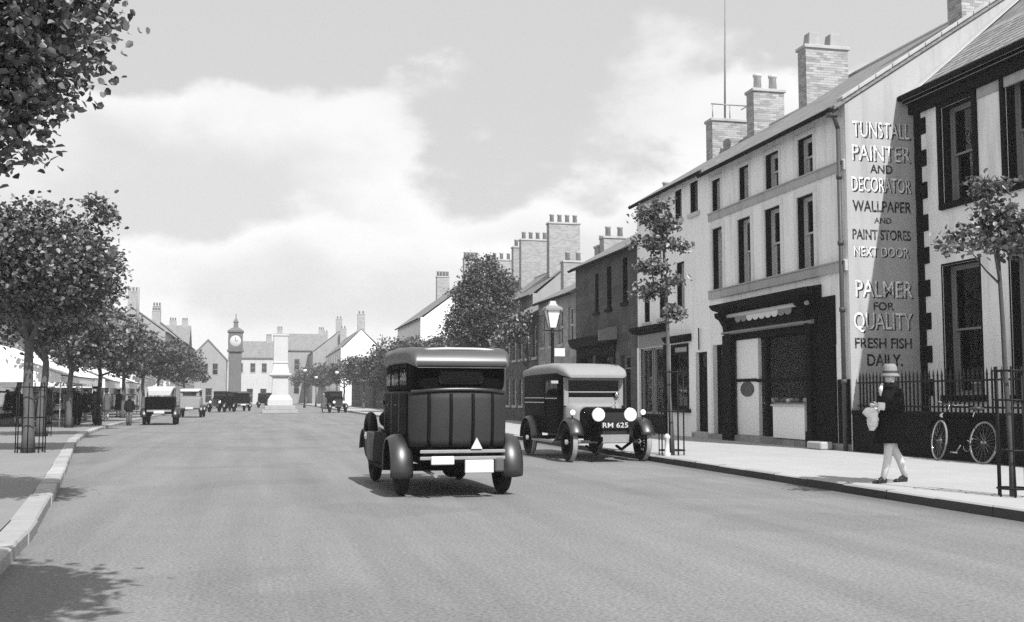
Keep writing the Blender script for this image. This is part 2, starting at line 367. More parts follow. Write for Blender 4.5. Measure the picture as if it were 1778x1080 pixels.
def kerb_run(name, pts, wid, side, mt, mside, h=.125):
    """pts: ends of stones along the road edge; each stone an object of its own"""
    k = bpy.data.objects.new(name, None); col.objects.link(k); struct(k)
    rnd = random.Random(5)
    for (x0, y0), (x1, y1) in zip(pts, pts[1:]):
        mb = MB(); dz = rnd.uniform(-.006, .006); dx = rnd.uniform(-.008, .008); g_ = .006
        a0, a1 = y0 + g_, y1 - g_
        f = lambda t: x0 + (x1 - x0) * t
        x0_, x1_ = f(.006) + dx, f(.994) + dx
        ch = .02
        prof = lambda x: [(x, -.3), (x, h + dz - ch), (x + side * ch, h + dz), (x + side * wid, h + dz), (x + side * wid, -.3)]
        mb.loft([[(q[0], a0, q[1]) for q in prof(x0_)], [(q[0], a1, q[1]) for q in prof(x1_)]], smooth=False)
        o = mb.build('kerb_stone', mt, k)
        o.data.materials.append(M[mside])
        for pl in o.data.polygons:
            if pl.normal.z < .5: pl.material_index = 1  # upright faces; on the right kerb their colour carries painted shade
kerb_run('kerb_right', [(XK, y * 1.05 - 2) for y in range(0, 60)], .145, 1, 'kerb', 'kerbshade')
kerb_run('kerb_left', [(lk(y), y) for y in np.arange(2, 62, .95)], .235, -1, 'kerb', 'kerb')
struct(MB().box(XK, XK + .145, 59.9, 330, -.3, .12).build('kerb_right_far', 'kerb'))
struct(MB().prism([(lk(y), y, -.3) for y in range(62, 331, 4)] + [(lk(y) - .235, y, -.3) for y in range(330, 61, -4)], (0, 0, .42)).build('kerb_left_far', 'kerb'))

# ------------------------------------------------------------------ building parts
def window(root, fr, u0, u1, z0, z1, sur='stone', surw=.14, surp=.035, sill='stone', frame='paletrim', depth=.18,
           cols=2, rows=1, curtain=None, reveal='trim', name='window', sash=True, far=False):
    if far:                                                   # distant window: frame, pane, sill
        mb = MB(); t = .07
        for a in ((u0, u0 + t, z0, z1), (u1 - t, u1, z0, z1), (u0 + t, u1 - t, z0, z0 + t), (u0 + t, u1 - t, z1 - t, z1), (u0 + t, u1 - t, (z0 + z1) / 2 - .04, (z0 + z1) / 2 + .04)):
            mb.fb(fr, *a, -.16, -.1)
        w_ = mb.build(name, frame, root)
        MB().fb(fr, u0 + .01, u1 - .01, z0 + .01, z1 - .01, -.14, -.13).build('pane', 'glass', w_)
        MB().fb(fr, u0 - .08, u1 + .08, z0 - .12, z0, -.1, .06).build('sill', sill or 'stone', w_)
        return w_
    t = .055; mb = MB()
    for a in ((u0, u0 + t, z0, z1), (u1 - t, u1, z0, z1), (u0 + t, u1 - t, z0, z0 + t), (u0 + t, u1 - t, z1 - t, z1)):
        mb.fb(fr, *a, -depth - .1, -depth)
    w_ = mb.build(name, frame, root)
    zm = (z0 + z1) / 2 + .02
    for k, (a, b, d) in enumerate(((zm - .03, z1 - t, -depth - .045), (z0 + t, zm + .03, -depth - .09))):
        sb = MB(); s_ = .045; ul, ur = u0 + t, u1 - t
        for q in ((ul, ul + s_, a, b), (ur - s_, ur, a, b), (ul + s_, ur - s_, a, a + s_), (ul + s_, ur - s_, b - s_, b)):
            sb.fb(fr, *q, d - .035, d)
        for c_ in range(1, cols):
            uc = ul + (ur - ul) * c_ / cols; sb.fb(fr, uc - .012, uc + .012, a + s_, b - s_, d - .03, d - .004)
        for r_ in range(1, rows):
            zc = a + (b - a) * r_ / rows; sb.fb(fr, ul + s_, ur - s_, zc - .012, zc + .012, d - .029, d - .005)
        sb.build('sash', frame, w_)
        MB().fb(fr, ul + s_ * .5, ur - s_ * .5, a + s_ * .5, b - s_ * .5, d - .021, d - .016).build('pane', 'glass', w_)
    if reveal:
        e = .012; rv = MB()
        for q in ((u0, u0 + e, z0, z1), (u1 - e, u1, z0, z1), (u0 + e, u1 - e, z1 - e, z1)): rv.fb(fr, *q, -depth + .002, -.012)
        rv.build('reveal_lining', reveal, w_)
    if sill: MB().fb(fr, u0 - .1, u1 + .1, z0 - .13, z0 - .002, -depth, .09).build('sill', sill, w_, .012)
    if sur:
        sb = MB()
        for q in ((u0 - surw, u0 - .003, z0, z1 + .003), (u1 + .003, u1 + surw, z0, z1 + .003), (u0 - surw, u1 + surw, z1 + .003, z1 + surw)): sb.fb(fr, *q, -.05, surp)
        sb.build('surround', sur, w_, .008)
    if curtain:
        cb = MB(); nseg = 26
        for (ca, cz, ua, ub) in curtain:                       # z range, u range (fractions)
            ua_, ub_ = u0 + (u1 - u0) * ua, u0 + (u1 - u0) * ub; za, zb = z0 + (z1 - z0) * ca, z0 + (z1 - z0) * cz
            top = [fr(ua_ + (ub_ - ua_) * i / nseg, -depth - .15 + .012 * sin(i * 2.3), zb) for i in range(nseg + 1)]
            bot = [fr(ua_ + (ub_ - ua_) * i / nseg, -depth - .15 + .016 * sin(i * 2.3 + .3), za) for i in range(nseg + 1)]
            cb.loft([top, bot], caps=False, closed=False)
        cb.build('curtain', 'curtain', w_, fix=False)
    return w_
def door(root, fr, u0, u1, z0, z1, m='trim', depth=.2, fan=True, panels=True, frame='trim', step=True):
    mb = MB(); t = .07
    for q in ((u0, u0 + t, z0, z1), (u1 - t, u1, z0, z1), (u0 + t, u1 - t, z1 - t, z1)): mb.fb(fr, *q, -depth - .08, -depth + .03)
    zt = z1 - t
    if fan: zt = z1 - t - .42; mb.fb(fr, u0 + t, u1 - t, zt, zt + .06, -depth - .08, -depth + .03)
    d_ = mb.build('door', frame, root)
    lf = MB().fb(fr, u0 + t + .004, u1 - t - .004, z0 + .01, zt - .004, -depth - .06, -depth)
    leaf = lf.build('door_leaf', m, d_)
    if panels:
        W = u1 - u0 - 2 * t; H = zt - z0
        for a, b in ((.12, .44), (.52, .93)):
            for c, e in ((.1, .46), (.54, .9)):
                MB().fb(fr, u0 + t + W * c, u0 + t + W * e, z0 + H * a, z0 + H * b, -depth, -depth + .012).build('door_panel', m, d_, .006)
    MB().ball(tuple(fr(u0 + t + .12, -depth + .03, z0 + .98)), .03, 8, 6).build('door_knob', 'pot', d_)
    if fan: MB().fb(fr, u0 + t, u1 - t, zt + .06, z1 - t, -depth - .03, -depth - .024).build('fanlight', 'glass', d_)
    return d_
def chimney(root, x0, x1, y0, y1, z0, z1, m='brick', pots=2, pk='square', solid=False, cap=True, pm='pot', ph=.42, parentname='chimney_stack'):
    if solid:                                                   # bricks laid one by one, joined as one mass
        st = MB().box(x0 + .006, x1 - .006, y0 + .006, y1 - .006, z0, z1).build(parentname, 'mortar', root)
        bm_ = MB(); rnd = random.Random(int(x0 * 100 + y0 * 10)); cz = .0745; n = int((z1 - z0) / cz)
        for i in range(n):
            za, zb = z0 + i * cz + .005, z0 + (i + 1) * cz - .004
            L_ = .232; o = (i % 2) * L_ / 2
            for (a, b, along) in ((x0, x1, 0), (y0, y1, 1)):
                u = a - o
                while u < b:
                    ua, ub = max(a, u) + .004, min(b, u + L_) - .004
                    if ub - ua > .03:
                        j = rnd.uniform(-.004, .004)
                        if along == 0:
                            bm_.box(ua, ub, y0 - j * .5, y0 + .05, za, zb); bm_.box(ua, ub, y1 - .05, y1 + j * .5, za, zb)
                        else:
                            bm_.box(x0 - .002 - j * .5, x0 + .05, max(ua, y0 + .051), min(ub, y1 - .051), za, zb); bm_.box(x1 - .05, x1 + .002 + j * .5, max(ua, y0 + .051), min(ub, y1 - .051), za, zb)
                    u += L_
        struct(bm_.build('brickwork', 'bricks', st, fix=False), 'stuff')
    else:
        st = MB().box(x0, x1, y0, y1, z0, z1).build(parentname, m, root)
    zt = z1
    if cap:
        MB().box(x0 - .05, x1 + .05, y0 - .05, y1 + .05, z1 - .02, z1 + .09).build('chimney_cap', 'stone', st, .015); zt = z1 + .09
    for i in range(pots):
        cx = x0 + (x1 - x0) * (i + .5) / pots; cy = (y0 + y1) / 2
        if pk == 'square':
            w0, w1 = .21, .165; q = lambda h, w: [(cx - w, cy - w, h), (cx + w, cy - w, h), (cx + w, cy + w, h), (cx - w, cy + w, h)]
            MB().loft([q(zt - .01, w0), q(zt + ph, w1)], smooth=False).build('chimney_pot', pm, st, .02)
        else:
            MB().lathe([(.0, zt - .01), (.14, zt - .01), (.12, zt + ph * .8), (.15, zt + ph * .84), (.15, zt + ph), (.1, zt + ph), (.09, zt + ph * .6)], (cx, cy, 0), n=12).build('chimney_pot', pm, st)
    return st
def house(label, X, Y0, Y1, eaves, rdx, rz, side=1, wall='cwhite', roof='slate', holes=(), back=None, base=.1, oh=.2, name='terraced_house', group=None, cat='house', gutter='trim', vo=.0, t=.3):
    root = thing(name, label, cat, (X, (Y0 + Y1) / 2, base), group=group, world=True)
    fr = right_fr(X) if side > 0 else left_fr(X); back = back or 2 * rdx
    Y0, Y1 = Y0 + .002, Y1 - .002
    mb = MB(); wall_cells(mb, fr, Y0, Y1, base - .12, eaves, list(holes), t)
    xb = X + side * back
    mb.box(xb - side * .3, xb, Y0, Y1, base - .12, eaves)
    for ya in (Y0, Y1 - .3):
        pl = [(X + side * t, ya, base - .12), (xb - side * .3, ya, base - .12), (xb - side * .3, ya, eaves), (X + side * rdx, ya, rz - .12), (X + side * t, ya, eaves + .05)]
        mb.prism(pl, (0, .3, 0))
    mb.build('wall', wall, root)
    sl = (rz - eaves) / rdx; rb = MB(); th = .1
    yv0, yv1 = Y0 - vo, Y1 + vo
    e0 = (X - side * oh, eaves - oh * sl); rg = (X + side * rdx, rz); e1 = (xb + side * oh, eaves - (oh) * sl + (0 if abs(back - 2 * rdx) < .01 else 0))
    pl = [(e0[0], yv0, e0[1]), (rg[0], yv0, rg[1]), (e1[0], yv0, e1[1]), (e1[0], yv0, e1[1] + th), (rg[0], yv0, rg[1] + th), (e0[0], yv0, e0[1] + th)]
    rb.prism(pl, (0, yv1 - yv0, 0)); rf = rb.build('roof', roof, root)
    MB().tube([(rg[0], yv0, rg[1] + th), (rg[0], yv1, rg[1] + th)], .08, 8).build('ridge_tile', 'stone', rf)
    if gutter:
        gx = e0[0] - side * .05; gz = e0[1] + .03
        gb = MB(); gb.loft([[(gx - side * .06 * cos(a), y, gz - .08 * sin(a)) for a in np.linspace(0, pi, 7)] + [(gx + side * .05, y, gz + .01), (gx - side * .05, y, gz + .01)] for y in (Y0 + .01, Y1 - .01)], smooth=False)
        gb.build('gutter', gutter, root)
    root['_fr'] = 0; del root['_fr']
    return root, fr, rf

# ---- fish shop with the painted gable
AX, A0, A1 = XF, 21.9, 29.55
AW1 = [(28.62, 29.32), (26.79, 27.6), (25.08, 25.95), (23.38, 24.2)]; AW2 = [(28.72, 29.3), (26.86, 27.46), (25.12, 25.86), (23.36, 24.1)]
holes = [(a, b, 4.36, 6.15) for a, b in AW1] + [(a, b, 6.63, 7.57) for a, b in AW2] + [(28.66, 29.42, .12, 2.8), (23.6, 28.42, .12, 3.05), (22.5, 23.5, .12, 2.5)]
A, fa, rfA = house('three storey stuccoed fish shop with painter advertisement lettered down its gable', AX, A0, A1, 7.92, 4.6, 10.91, 1, 'stucco', 'slate', holes, base=.12, oh=.28, name='fish_shop', cat='shop', vo=.06)
for i, (a, b) in enumerate(AW1):
    window(A, fa, a, b, 4.36, 6.15, 'stucco2', .15, .03, None, cols=2, rows=1, depth=.17, curtain=[(0, .5, 0, 1)] if i in (1, 3) else None)
for i, (a, b) in enumerate(AW2):
    window(A, fa, a, b, 6.63, 7.57, 'stucco2', .12, .02, None, cols=2, rows=1, depth=.15)
for z0, z1, d in ((4.12, 4.34, .07), (6.4, 6.6, .05)):
    mb = MB().fb(fa, A0 - .0, A1 - .02, z0, z1, -.02, d).fb(fa, A0, A1 - .02, z1, z1 + .03, -.02, d + .03)
    mb.build('string_course', 'stone', A)
door(A, fa, 28.66, 29.42, .12, 2.8, 'darkpaint', .16, fan=True, frame='darkpaint')
# dark boarded side door and pilasters of the shop front
sd = MB().fb(fa, 22.5, 23.5, .12, 2.5, -.1, .02).build('side_door', 'darkpaint', A)
for k in range(7):
    u = 22.53 + k * .138
    MB().fb(fa, u, u + .128, .16, 3.4, .021, .035).build('door_board', 'darkpaint', sd)
MB().fb(fa, 22.48, 23.52, 2.5, 3.62, -.005, .02).build('boarded_panel', 'darkpaint', A)
for u0, u1 in ((27.95, 28.5), (23.5, 23.72)):
    pz = MB().fb(fa, u0, u1, .12, 3.02, -.02, .12).build('pilaster', 'darkpaint', A, .01)
    MB().fb(fa, u0 - .03, u1 + .03, .12, .5, -.02, .15).build('pilaster_base', 'darkpaint', pz, .01)
    # scrolled console under the cornice
    c = [(0, 3.03), (.16, 3.03), (.2, 3.25), (.3, 3.42), (.42, 3.5), (.44, 3.62), (0, 3.62)]
    MB().prism([fa(u0 + .05, d, z) for d, z in c], Vector((0, min(.3, u1 - u0 - .06), 0))).build('console', 'darkpaint', pz, .01)
fas = MB().fb(fa, 23.35, 28.45, 3.03, 3.62, -.01, .1).build('shop_fascia', 'darkpaint', A)
cp = [(0, 3.62), (.12, 3.62), (.2, 3.68), (.36, 3.72), (.44, 3.8), (.46, 3.86), (0, 3.93)]
MB().prism([fa(23.1, d, z) for d, z in cp], (0, 5.5, 0)).build('shop_cornice', 'darkpaint', A)
MB().prism([fa(23.3, d, z) for d, z in ((.1, 3.03), (.19, 3.06), (.19, 3.1), (.1, 3.13))], (0, 5.1, 0)).build('fascia_moulding', 'greytrim', fas)
# scalloped sun-blind edge showing under the cornice
sb = MB(); n = 9
for k in range(n):
    u = 24.3 + k * .36; pts = [fa(u, .16, 3.48)] + [fa(u + .18 - .18 * cos(a), .16, 3.42 - .1 * sin(a)) for a in np.linspace(0, pi, 9)] + [fa(u + .36, .16, 3.48)]
    q = MB().prism(pts, (.012, 0, 0)).build('blind_scallop', 'blind' if 2 <= k <= 6 else 'greytrim', fas)
MB().tube([fa(23.5, .16, 3.53), fa(28.3, .16, 3.53)], .055, 10).build('blind_roller', 'paletrim', fas)
# shop interior: tiled cheek, mullions, marble slab, shelf and goods
ti = MB().fb(fa, 26.62, 27.94, .3, 2.86, -.16, -.06).build('tiled_wall', 'whitepaint', A)
MB().fb(fa, 26.7, 27.95, 1.72, 1.8, -.06, -.03).build('tile_rail', 'trim', ti)
ov = [fa(27.28 + .4 * cos(a), -.055, 1.52 + .2 * sin(a)) for a in np.linspace(0, 2 * pi, 28)[:-1]]
MB().prism(ov, (-.02, 0, 0)).build('oval_sign', 'tin', ti)
MB().fb(fa, 23.72, 27.93, 2.86, 3.03, -.5, -.02).build('shop_lintel', 'darkpaint', A)
MB().fb(fa, 26.05, 26.17, .3, 2.86, -.14, -.02).build('shop_mullion', 'darkpaint', A)
MB().fb(fa, 23.72, 26.7, 1.7, 1.78, -.12, -.04).build('shop_transom', 'darkpaint', A)
MB().fb(fa, 23.72, 27.93, .12, .3, -.6, -.01).build('shop_step', 'ashlar', A)
st = MB().fb(fa, 23.86, 25.5, .3, 1.08, -.55, .1).build('tiled_stall', 'whitepaint', A)
MB().fb(fa, 23.8, 25.56, 1.08, 1.13, -.6, .14).build('marble_slab', 'marble', st, .01)
MB().fb(fa, 26.17, 26.61, .3, 1.1, -.3, -.24).build('stall_riser', 'trim', A)
MB().fb(fa, 24.0, 26.7, 1.13, 1.17, -.9, -.2).build('display_shelf', 'timber', A)
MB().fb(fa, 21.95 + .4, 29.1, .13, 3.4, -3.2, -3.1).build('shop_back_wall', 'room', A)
rnd = random.Random(3); fsh = MB()
for k in range(34):
    u = rnd.uniform(23.9, 26.6); d = rnd.uniform(-.75, -.28); r_ = rnd.uniform(.04, .1)
    fsh.ball(tuple(fa(u, d, 1.17 + r_ * .6)), (r_ * .7, r_ * 1.4, r_ * .7), 8, 5)
gd = fsh.build('fish_on_slab', 'fish'); tag(struct(gd, 'stuff'), 'heaped fish and goods laid out on the shelf of the fish shop', 'goods')
MB().fb(fa, A0 + .02, A1, .12, .27, -.01, .05).build('plinth', 'ashlar', A)
MB().fb(fa, A0 + .02, 22.44, .27, 1.7, -.01, .025).build('painted_dado', 'darkpaint', A)
bl = MB().fb(fa, 22.52, 23.2, .121, .3, .12, .42).build('stone_block', 'stone', None, .03); tag(bl, 'pale rough stone step block at the foot of the dark boarded shop door', 'block')
# down pipe at the corner
dp = MB().tube([fa(A0 + .12, .1, .13), fa(A0 + .12, .1, 7.35)], .05, 10).tube([fa(A0 + .12, .1, 7.34), fa(A0 + .1, .2, 7.6), fa(A0 + .1, .3, 7.72)], .05, 10)
for z in (1.6, 3.2, 4.7, 6.2): dp.lathe([(.05, z), (.068, z), (.068, z + .1), (.05, z + .1)], tuple(fa(A0 + .12, .1, 0)), n=10)
dp.build('down_pipe', 'pipe', A)
MB().fb(fa, A0 + .02, A0 + .2, 7.6, 7.82, .12, .36).build('rain_hopper', 'pipe', A, .02)
# the painted gable: its own limewashed skin with lettering
gf = near_fr(A0)
GL, GR, = XF + .0, XB + .02
sk = MB().prism([(XF + .001, A0, .12), (XF + 9.1, A0, .12), (XF + 9.1, A0, 7.95), (XF + 4.6, A0, 10.89), (XF + .001, A0, 7.9)], (0, -.012, 0)).build('gable_render', 'gable', A)
# stone skews on the verge
sl = (10.91 - 7.92) / 4.6
for k in range(10):
    x0, x1 = XF + k * .43 - .1, XF + (k + 1) * .43 - .115; f_ = lambda x: 7.92 + sl * (x - XF)
    MB().prism([(x0, A0 - .1, f_(x0) + .1), (x1, A0 - .1, f_(x1) + .1), (x1, A0 - .1, f_(x1) + .19), (x0, A0 - .1, f_(x0) + .19)], (0, .26, 0)).build('coping_stone', 'stone', rfA, .01)
def text(parent, s, x0, x1, y, zb, h, m, off=.0, d=0., bold=.0, name='lettering', rx=90, rz=0, yc=None):
    """painted lettering: base line zb, cap height h, spread from x0 to x1 on the plane y"""
    cu = bpy.data.curves.new(name, 'FONT'); cu.body = s; cu.size = 1.; cu.extrude = .0015; cu.offset = bold; cu.resolution_u = 3
    cu.materials.append(M[m]); o = bpy.data.objects.new(name, cu); col.objects.link(o)
    bpy.context.view_layer.update()
    xs = [c[0] for c in o.bound_box]; zs = [c[1] for c in o.bound_box]
    wd = max(xs) - min(xs); ht = max(zs) - max(0, min(zs))
    sx, sz = (x1 - x0) / wd, h / ht
    me = bpy.data.meshes.new_from_object(o.evaluated_get(bpy.context.evaluated_depsgraph_get()))
    bpy.data.objects.remove(o)
    rt = root_of(parent); of = rt.location if rt.get('worldparts') else Vector()
    mnx = min(xs)
    for v in me.vertices:
        c = v.co.copy(); v.co = (x0 + (c.x - mnx) * sx + off - of.x, y - c.z - of.y, zb + c.y * sz + d - of.z)
    me.materials.clear(); me.materials.append(M[m])
    ob = bpy.data.objects.new(name, me); col.objects.link(ob); ob.parent = parent
    return ob
def gz(py): return 1.91 + (642 - py) * .013054
def gx(px, z): return 12.78 + (z - 2.45) * .0256 + (px - 1478) * (.0143 + (z - 2.45) * .00007)
LINES = [('TUNSTALL', 1480, 1579, 212.5, 240, 'w'), ('PAINTER', 1479, 1580, 254, 281, 'w'), ('AND', 1510, 1549, 287.5, 302.5, 'k'), ('DECORATOR', 1478, 1581, 310, 335, 'w'),
         ('WALLPAPER', 1480, 1582, 351, 370, 'k'), ('AND', 1517, 1547, 380, 390, 'k'), ('PAINT STORES', 1480, 1581, 401, 418.5, 'k'), ('NEXT DOOR', 1482, 1577, 431, 447.5, 'w'),
         ('PALMER', 1485, 1584, 489, 517.5, 'w'), ('FOR', 1516, 1552, 526, 540, 'k'), ('QUALITY', 1482, 1584, 544, 572.5, 'w'), ('FRESH FISH', 1484, 1583, 587.5, 605, 'k'), ('DAILY.', 1505, 1567, 615, 635, 'k')]
for s, a, b, t_, bs, kd in LINES:
    zb, h = gz(bs), gz(t_) - gz(bs); x0, x1 = gx(a, zb), gx(b, zb)
    if kd == 'w':
        text(sk, s, x0, x1, A0 - .0145, zb, h, 'ink', .035, -.022, .012)
        text(sk, s, x0, x1, A0 - .0185, zb, h, 'signw', 0, 0, .004)
    else: text(sk, s, x0, x1, A0 - .0165, zb, h, 'ink', 0, 0, .02)
# chimneys of the fish shop and the houses behind it
st1 = chimney(A, 15.66, 17.05, 29.0, 29.5, 9.3, 11.68, pots=2, ph=.42, solid=True)
chimney(A, 15.95, 17.0, 22.05, 22.6, 9.6, 12.2, pots=2, solid=True)
# ---- quoined house set back behind railings
B0, B1 = 9.0, 21.88
fbw = right_fr(XB)
BH = [(19.78, 20.86, 5.5, 7.62), (19.75, 21.0, 1.35, 4.15), (17.55, 18.75, 5.5, 7.7), (17.5, 18.8, 1.35, 4.15), (15.0, 16.2, 5.5, 7.7), (15.0, 16.2, 1.35, 4.15), (12.4, 13.6, .3, 3.2)]
Bh, fB, rfB = house('white rendered house with dark quoins and deep dark eaves behind iron railings', XB, B0, B1, 8.18, 4.2, 11.7, 1, 'stucco', 'slate', BH, base=.12, oh=.3, name='quoined_house', gutter=None)
for i, (a, b, c, d) in enumerate(BH[:6]):
    up = c > 5
    window(Bh, fB, a, b, c, d, 'trim', .13 if up else .05, .06 if up else .01, 'trim', 'greytrim', .2, cols=1, rows=1, curtain=[(0, .46, 0, 1), (.62, 1, 0, .8)] if up else [(.8, .92, .1, .5)])
door(Bh, fB, 12.4, 13.6, .3, 3.2)
for i in range(10):
    z0 = .6 + i * .735; lw = .43
    MB().fb(fB, B1 - lw, B1 - .0, z0, z0 + .37, -.05, .035).build('quoin', 'trim', Bh, .012)
    MB().fb(fB, B1 - .24, B1 - .0, z0 + .375, z0 + .73, -.05, .028).build('quoin', 'trim', Bh, .012)
MB().fb(fB, B0, B1 - .01, 7.72, 8.1, -.02, .16).fb(fB, B0, B1 - .01, 7.95, 8.12, .14, .3).build('eaves_fascia', 'trim', Bh)
MB().fb(fB, B0, B1 + .05, 8.02, 8.14, .31, .43).build('gutter', 'trim', Bh, .03)
MB().fb(fB, B0, 19.6, 7.5, 7.7, -.02, .04).build('frieze', 'stone', Bh)
# slates laid singly where they show
sl = (11.7 - 8.18) / 4.2; ln = sqrt(1 + sl * sl); rnd = random.Random(8)
sm = {}
for v in range(4):
    wd = (.27, .3, .255, .285)[v]
    sm[v] = MB().box(-wd / 2, wd / 2, 0, .36, 0, .012).build('slate', 'slatep', rfB, off=(0, 0, 0)).data
for o in [o for o in bpy.data.objects if o.name.startswith('slate')]: bpy.data.objects.remove(o)
cnt = 0
for rrow in range(13):
    s_ = .2 * rrow; y = B1 - .05 - (rrow % 2) * .14
    while y > 17.2 and cnt < 290:
        v = rnd.randrange(4); o = bpy.data.objects.new('slate', sm[v]); col.objects.link(o); o.parent = rfB
        x = XB - .34 + s_ / ln; z = 8.18 - .34 * sl + s_ * sl / ln + .115
        Mx = Matrix.Translation((x - Bh.location.x, y - .14 - Bh.location.y, z - Bh.location.z)) @ Matrix.Rotation(-math.atan(sl) + .05 + rnd.uniform(-.012, .012), 4, 'Y') @ Matrix.Rotation(R(-90), 4, 'Z')
        o.matrix_local = Mx; y -= .29; cnt += 1
# lead flashing where the roof meets the gable
MB().prism([(XB - .3, B1 - .26, 8.18 - .3 * sl + .14), (XB + 4.1, B1 - .26, 8.18 + 4.1 * sl + .14), (XB + 4.1, B1 - .26, 8.18 + 4.1 * sl + .17), (XB - .3, B1 - .26, 8.18 - .3 * sl + .17)], (0, .24, 0)).build('lead_flashing', 'lead', Bh)
chimney(Bh, 18.2, 19.2, 20.9, 21.5, 11.0, 13.4, pots=2)
# flower pot and box in the ground window
fp = MB().lathe([(0, 1.36), (.08, 1.36), (.115, 1.58), (.13, 1.58), (.13, 1.62), (.1, 1.62), (0, 1.6)], (XB + .13, 20.1, 0), n=14).build('flower_pot', 'paletrim'); tag(fp, 'pale flower pot standing on the ground floor window sill of the quoined house', 'pot')

# ---- dwarf wall and railings before the house
fr_ = right_fr(XF)
rw = thing('iron_railing', 'black iron railing of spiked bars on a dark dwarf wall before the quoined house', 'railing', (XF + .2, 16, .12), world=True)
dw = MB().fb(fr_, 9, A0 - .03, .12, .93, -.3, 0).build('dwarf_wall', 'trim', rw)
for k in range(13):
    MB().fb(fr_, 9 + k, min(9 + k + .985, A0 - .03), .93, 1.02, -.33, .03).build('coping_stone', 'trim', dw, .01)
for z in (1.1, 1.6): MB().fb(fr_, 9, A0 - .04, z, z + .035, -.165, -.135).build('rail', 'iron', rw)
pk = MB().box(-.013, .013, -.013, .013, 0, .7).add([(-.028, 0, .7), (0, -.028, .7), (.028, 0, .7), (0, .028, .7), (0, 0, .85), (0, 0, .65)], [(0, 1, 4), (1, 2, 4), (2, 3, 4), (3, 0, 4), (1, 0, 5), (2, 1, 5), (3, 2, 5), (0, 3, 5)]).build('picket', 'iron', rw, off=(0, 0, 0))
y = A0 - .12; first = True
while y > 14.0:
    o = pk if first else pk.copy()
    if not first: col.objects.link(o)
    first = False; o.location = (XF + .15 - rw.location.x, y - rw.location.y, 1.02 - rw.location.z); y -= .135
# ---- white house with a small shop, next to the fish shop
C0, C1 = 29.55, 35.8
CH = [(31.47, 32.13, 3.97, 5.5), (33.1, 33.66, 3.87, 5.1), (34.55, 35.1, 3.82, 5.1), (30.33, 30.95, 6.86, 7.82), (31.62, 32.2, 6.86, 7.8), (33.6, 34.2, 6.86, 7.8),
      (33.2, 35.5, .12, 2.95), (31.24, 32.67, .95, 2.95), (29.84, 30.7, .3, 2.64)]
Ch, fC, rfC = house('tall white rendered house with small dark shop front beside the fish shop', XF, C0, C1, 8.0, 3.85, 10.3, 1, 'white', 'slate', CH, base=.12, oh=.22, name='white_house')
for i, (a, b, c, d) in enumerate(CH[:6]):
    window(Ch, fC, a, b, c, d, 'white', .1, .02, 'paletrim', 'greytrim' if i else 'paletrim', .16, cols=2, rows=1, curtain=[(0, 1, 0, 1)] if i in (1, 2) else None)
door(Ch, fC, 29.84, 30.7, .3, 2.64, 'darkpaint', .14, frame='darkpaint')
MB().fb(fC, 29.8, 30.74, .12, .3, -.3, .04).build('door_step', 'stone', Ch, .01)
MB().tube([fC(30.3, .06, 2.7), fC(30.3, .06, 3.35)], .02, 6).build('gas_bracket', 'iron', Ch)
cs = MB().prism([fC(33.0, d, z) for d, z in ((-.02, 3.42), (.22, 3.46), (.34, 3.56), (.34, 3.66), (-.02, 3.7))], (0, 2.75, 0)).build('shop_cornice', 'darkpaint', Ch)
MB().fb(fC, 33.05, 35.6, 2.98, 3.41, -.01, .06).build('shop_fascia', 'greytrim', Ch)
MB().fb(fC, 35.5, 35.68, .12, 2.98, -.2, .08).build('pilaster', 'whitepaint', Ch)
MB().fb(fC, 33.06, 33.2, .12, 2.98, -.2, .08).build('pilaster', 'darkpaint', Ch)
MB().fb(fC, 33.2, 35.5, .12, .75, -.2, -.02).build('stall_riser', 'darkpaint', Ch)
sw = MB()
for u in (33.2, 34.28, 34.46, 35.44): sw.fb(fC, u, u + .07, .75, 2.95, -.16, -.04)
sw.fb(fC, 33.2, 35.5, .75, .82, -.16, -.04).fb(fC, 33.2, 35.5, 2.88, 2.95, -.16, -.04)
sw = sw.build('shop_window', 'greytrim', Ch); MB().fb(fC, 33.2, 35.5, .8, 2.9, -.12, -.11).build('pane', 'glass', sw)
hh = MB().prism([fC(31.0, d, z) for d, z in ((-.02, 3.0), (.16, 3.02), (.26, 3.12), (.26, 3.2), (-.02, 3.24))], (0, 1.85, 0)).build('window_hood', 'darkpaint', Ch)
w2 = MB()
for q in ((31.24, 31.33, .95, 2.95), (32.58, 32.67, .95, 2.95), (31.33, 32.58, .95, 1.04), (31.33, 32.58, 2.62, 2.7), (31.33, 32.58, 2.87, 2.95)): w2.fb(fC, *q, -.14, .03)
w2 = w2.build('shop_window', 'darkpaint', Ch); MB().fb(fC, 31.3, 32.6, 1.0, 2.9, -.1, -.09).build('pane', 'glass', w2)
MB().fb(fC, 31.36, 32.55, 2.71, 2.86, -.085, -.07).build('name_strip', 'paletrim', w2)
MB().fb(fC, 31.1, 32.8, .84, .95, -.1, .1).build('sill', 'trim', w2, .01)
rnd = random.Random(12); gd = MB()
for k in range(22):
    u = rnd.uniform(31.4, 35.3); z = .85 + rnd.choice((.25, .7, 1.2)); h = rnd.uniform(.08, .3)
    if 32.6 < u < 33.3: continue
    d = -.35 - rnd.random() * .2; gd.lathe([(0, z), (.05, z), (.06, z + h * .6), (.025, z + h * .8), (.03, z + h), (0, z + h)], tuple(fC(u, d, 0)), n=8)
tag(struct(gd.build('window_goods', 'goods'), 'stuff'), 'small wares set out behind the shop windows of the white house', 'goods')
MB().fb(fC, C0, 31, .12, .26, -.01, .035).build('plinth', 'ashlar', Ch)
st2 = chimney(Ch, 15.98, 17.1, 33.2, 33.75, 9.6, 11.55, pots=2, pk='round', solid=True, ph=.55, pm='paletrim')
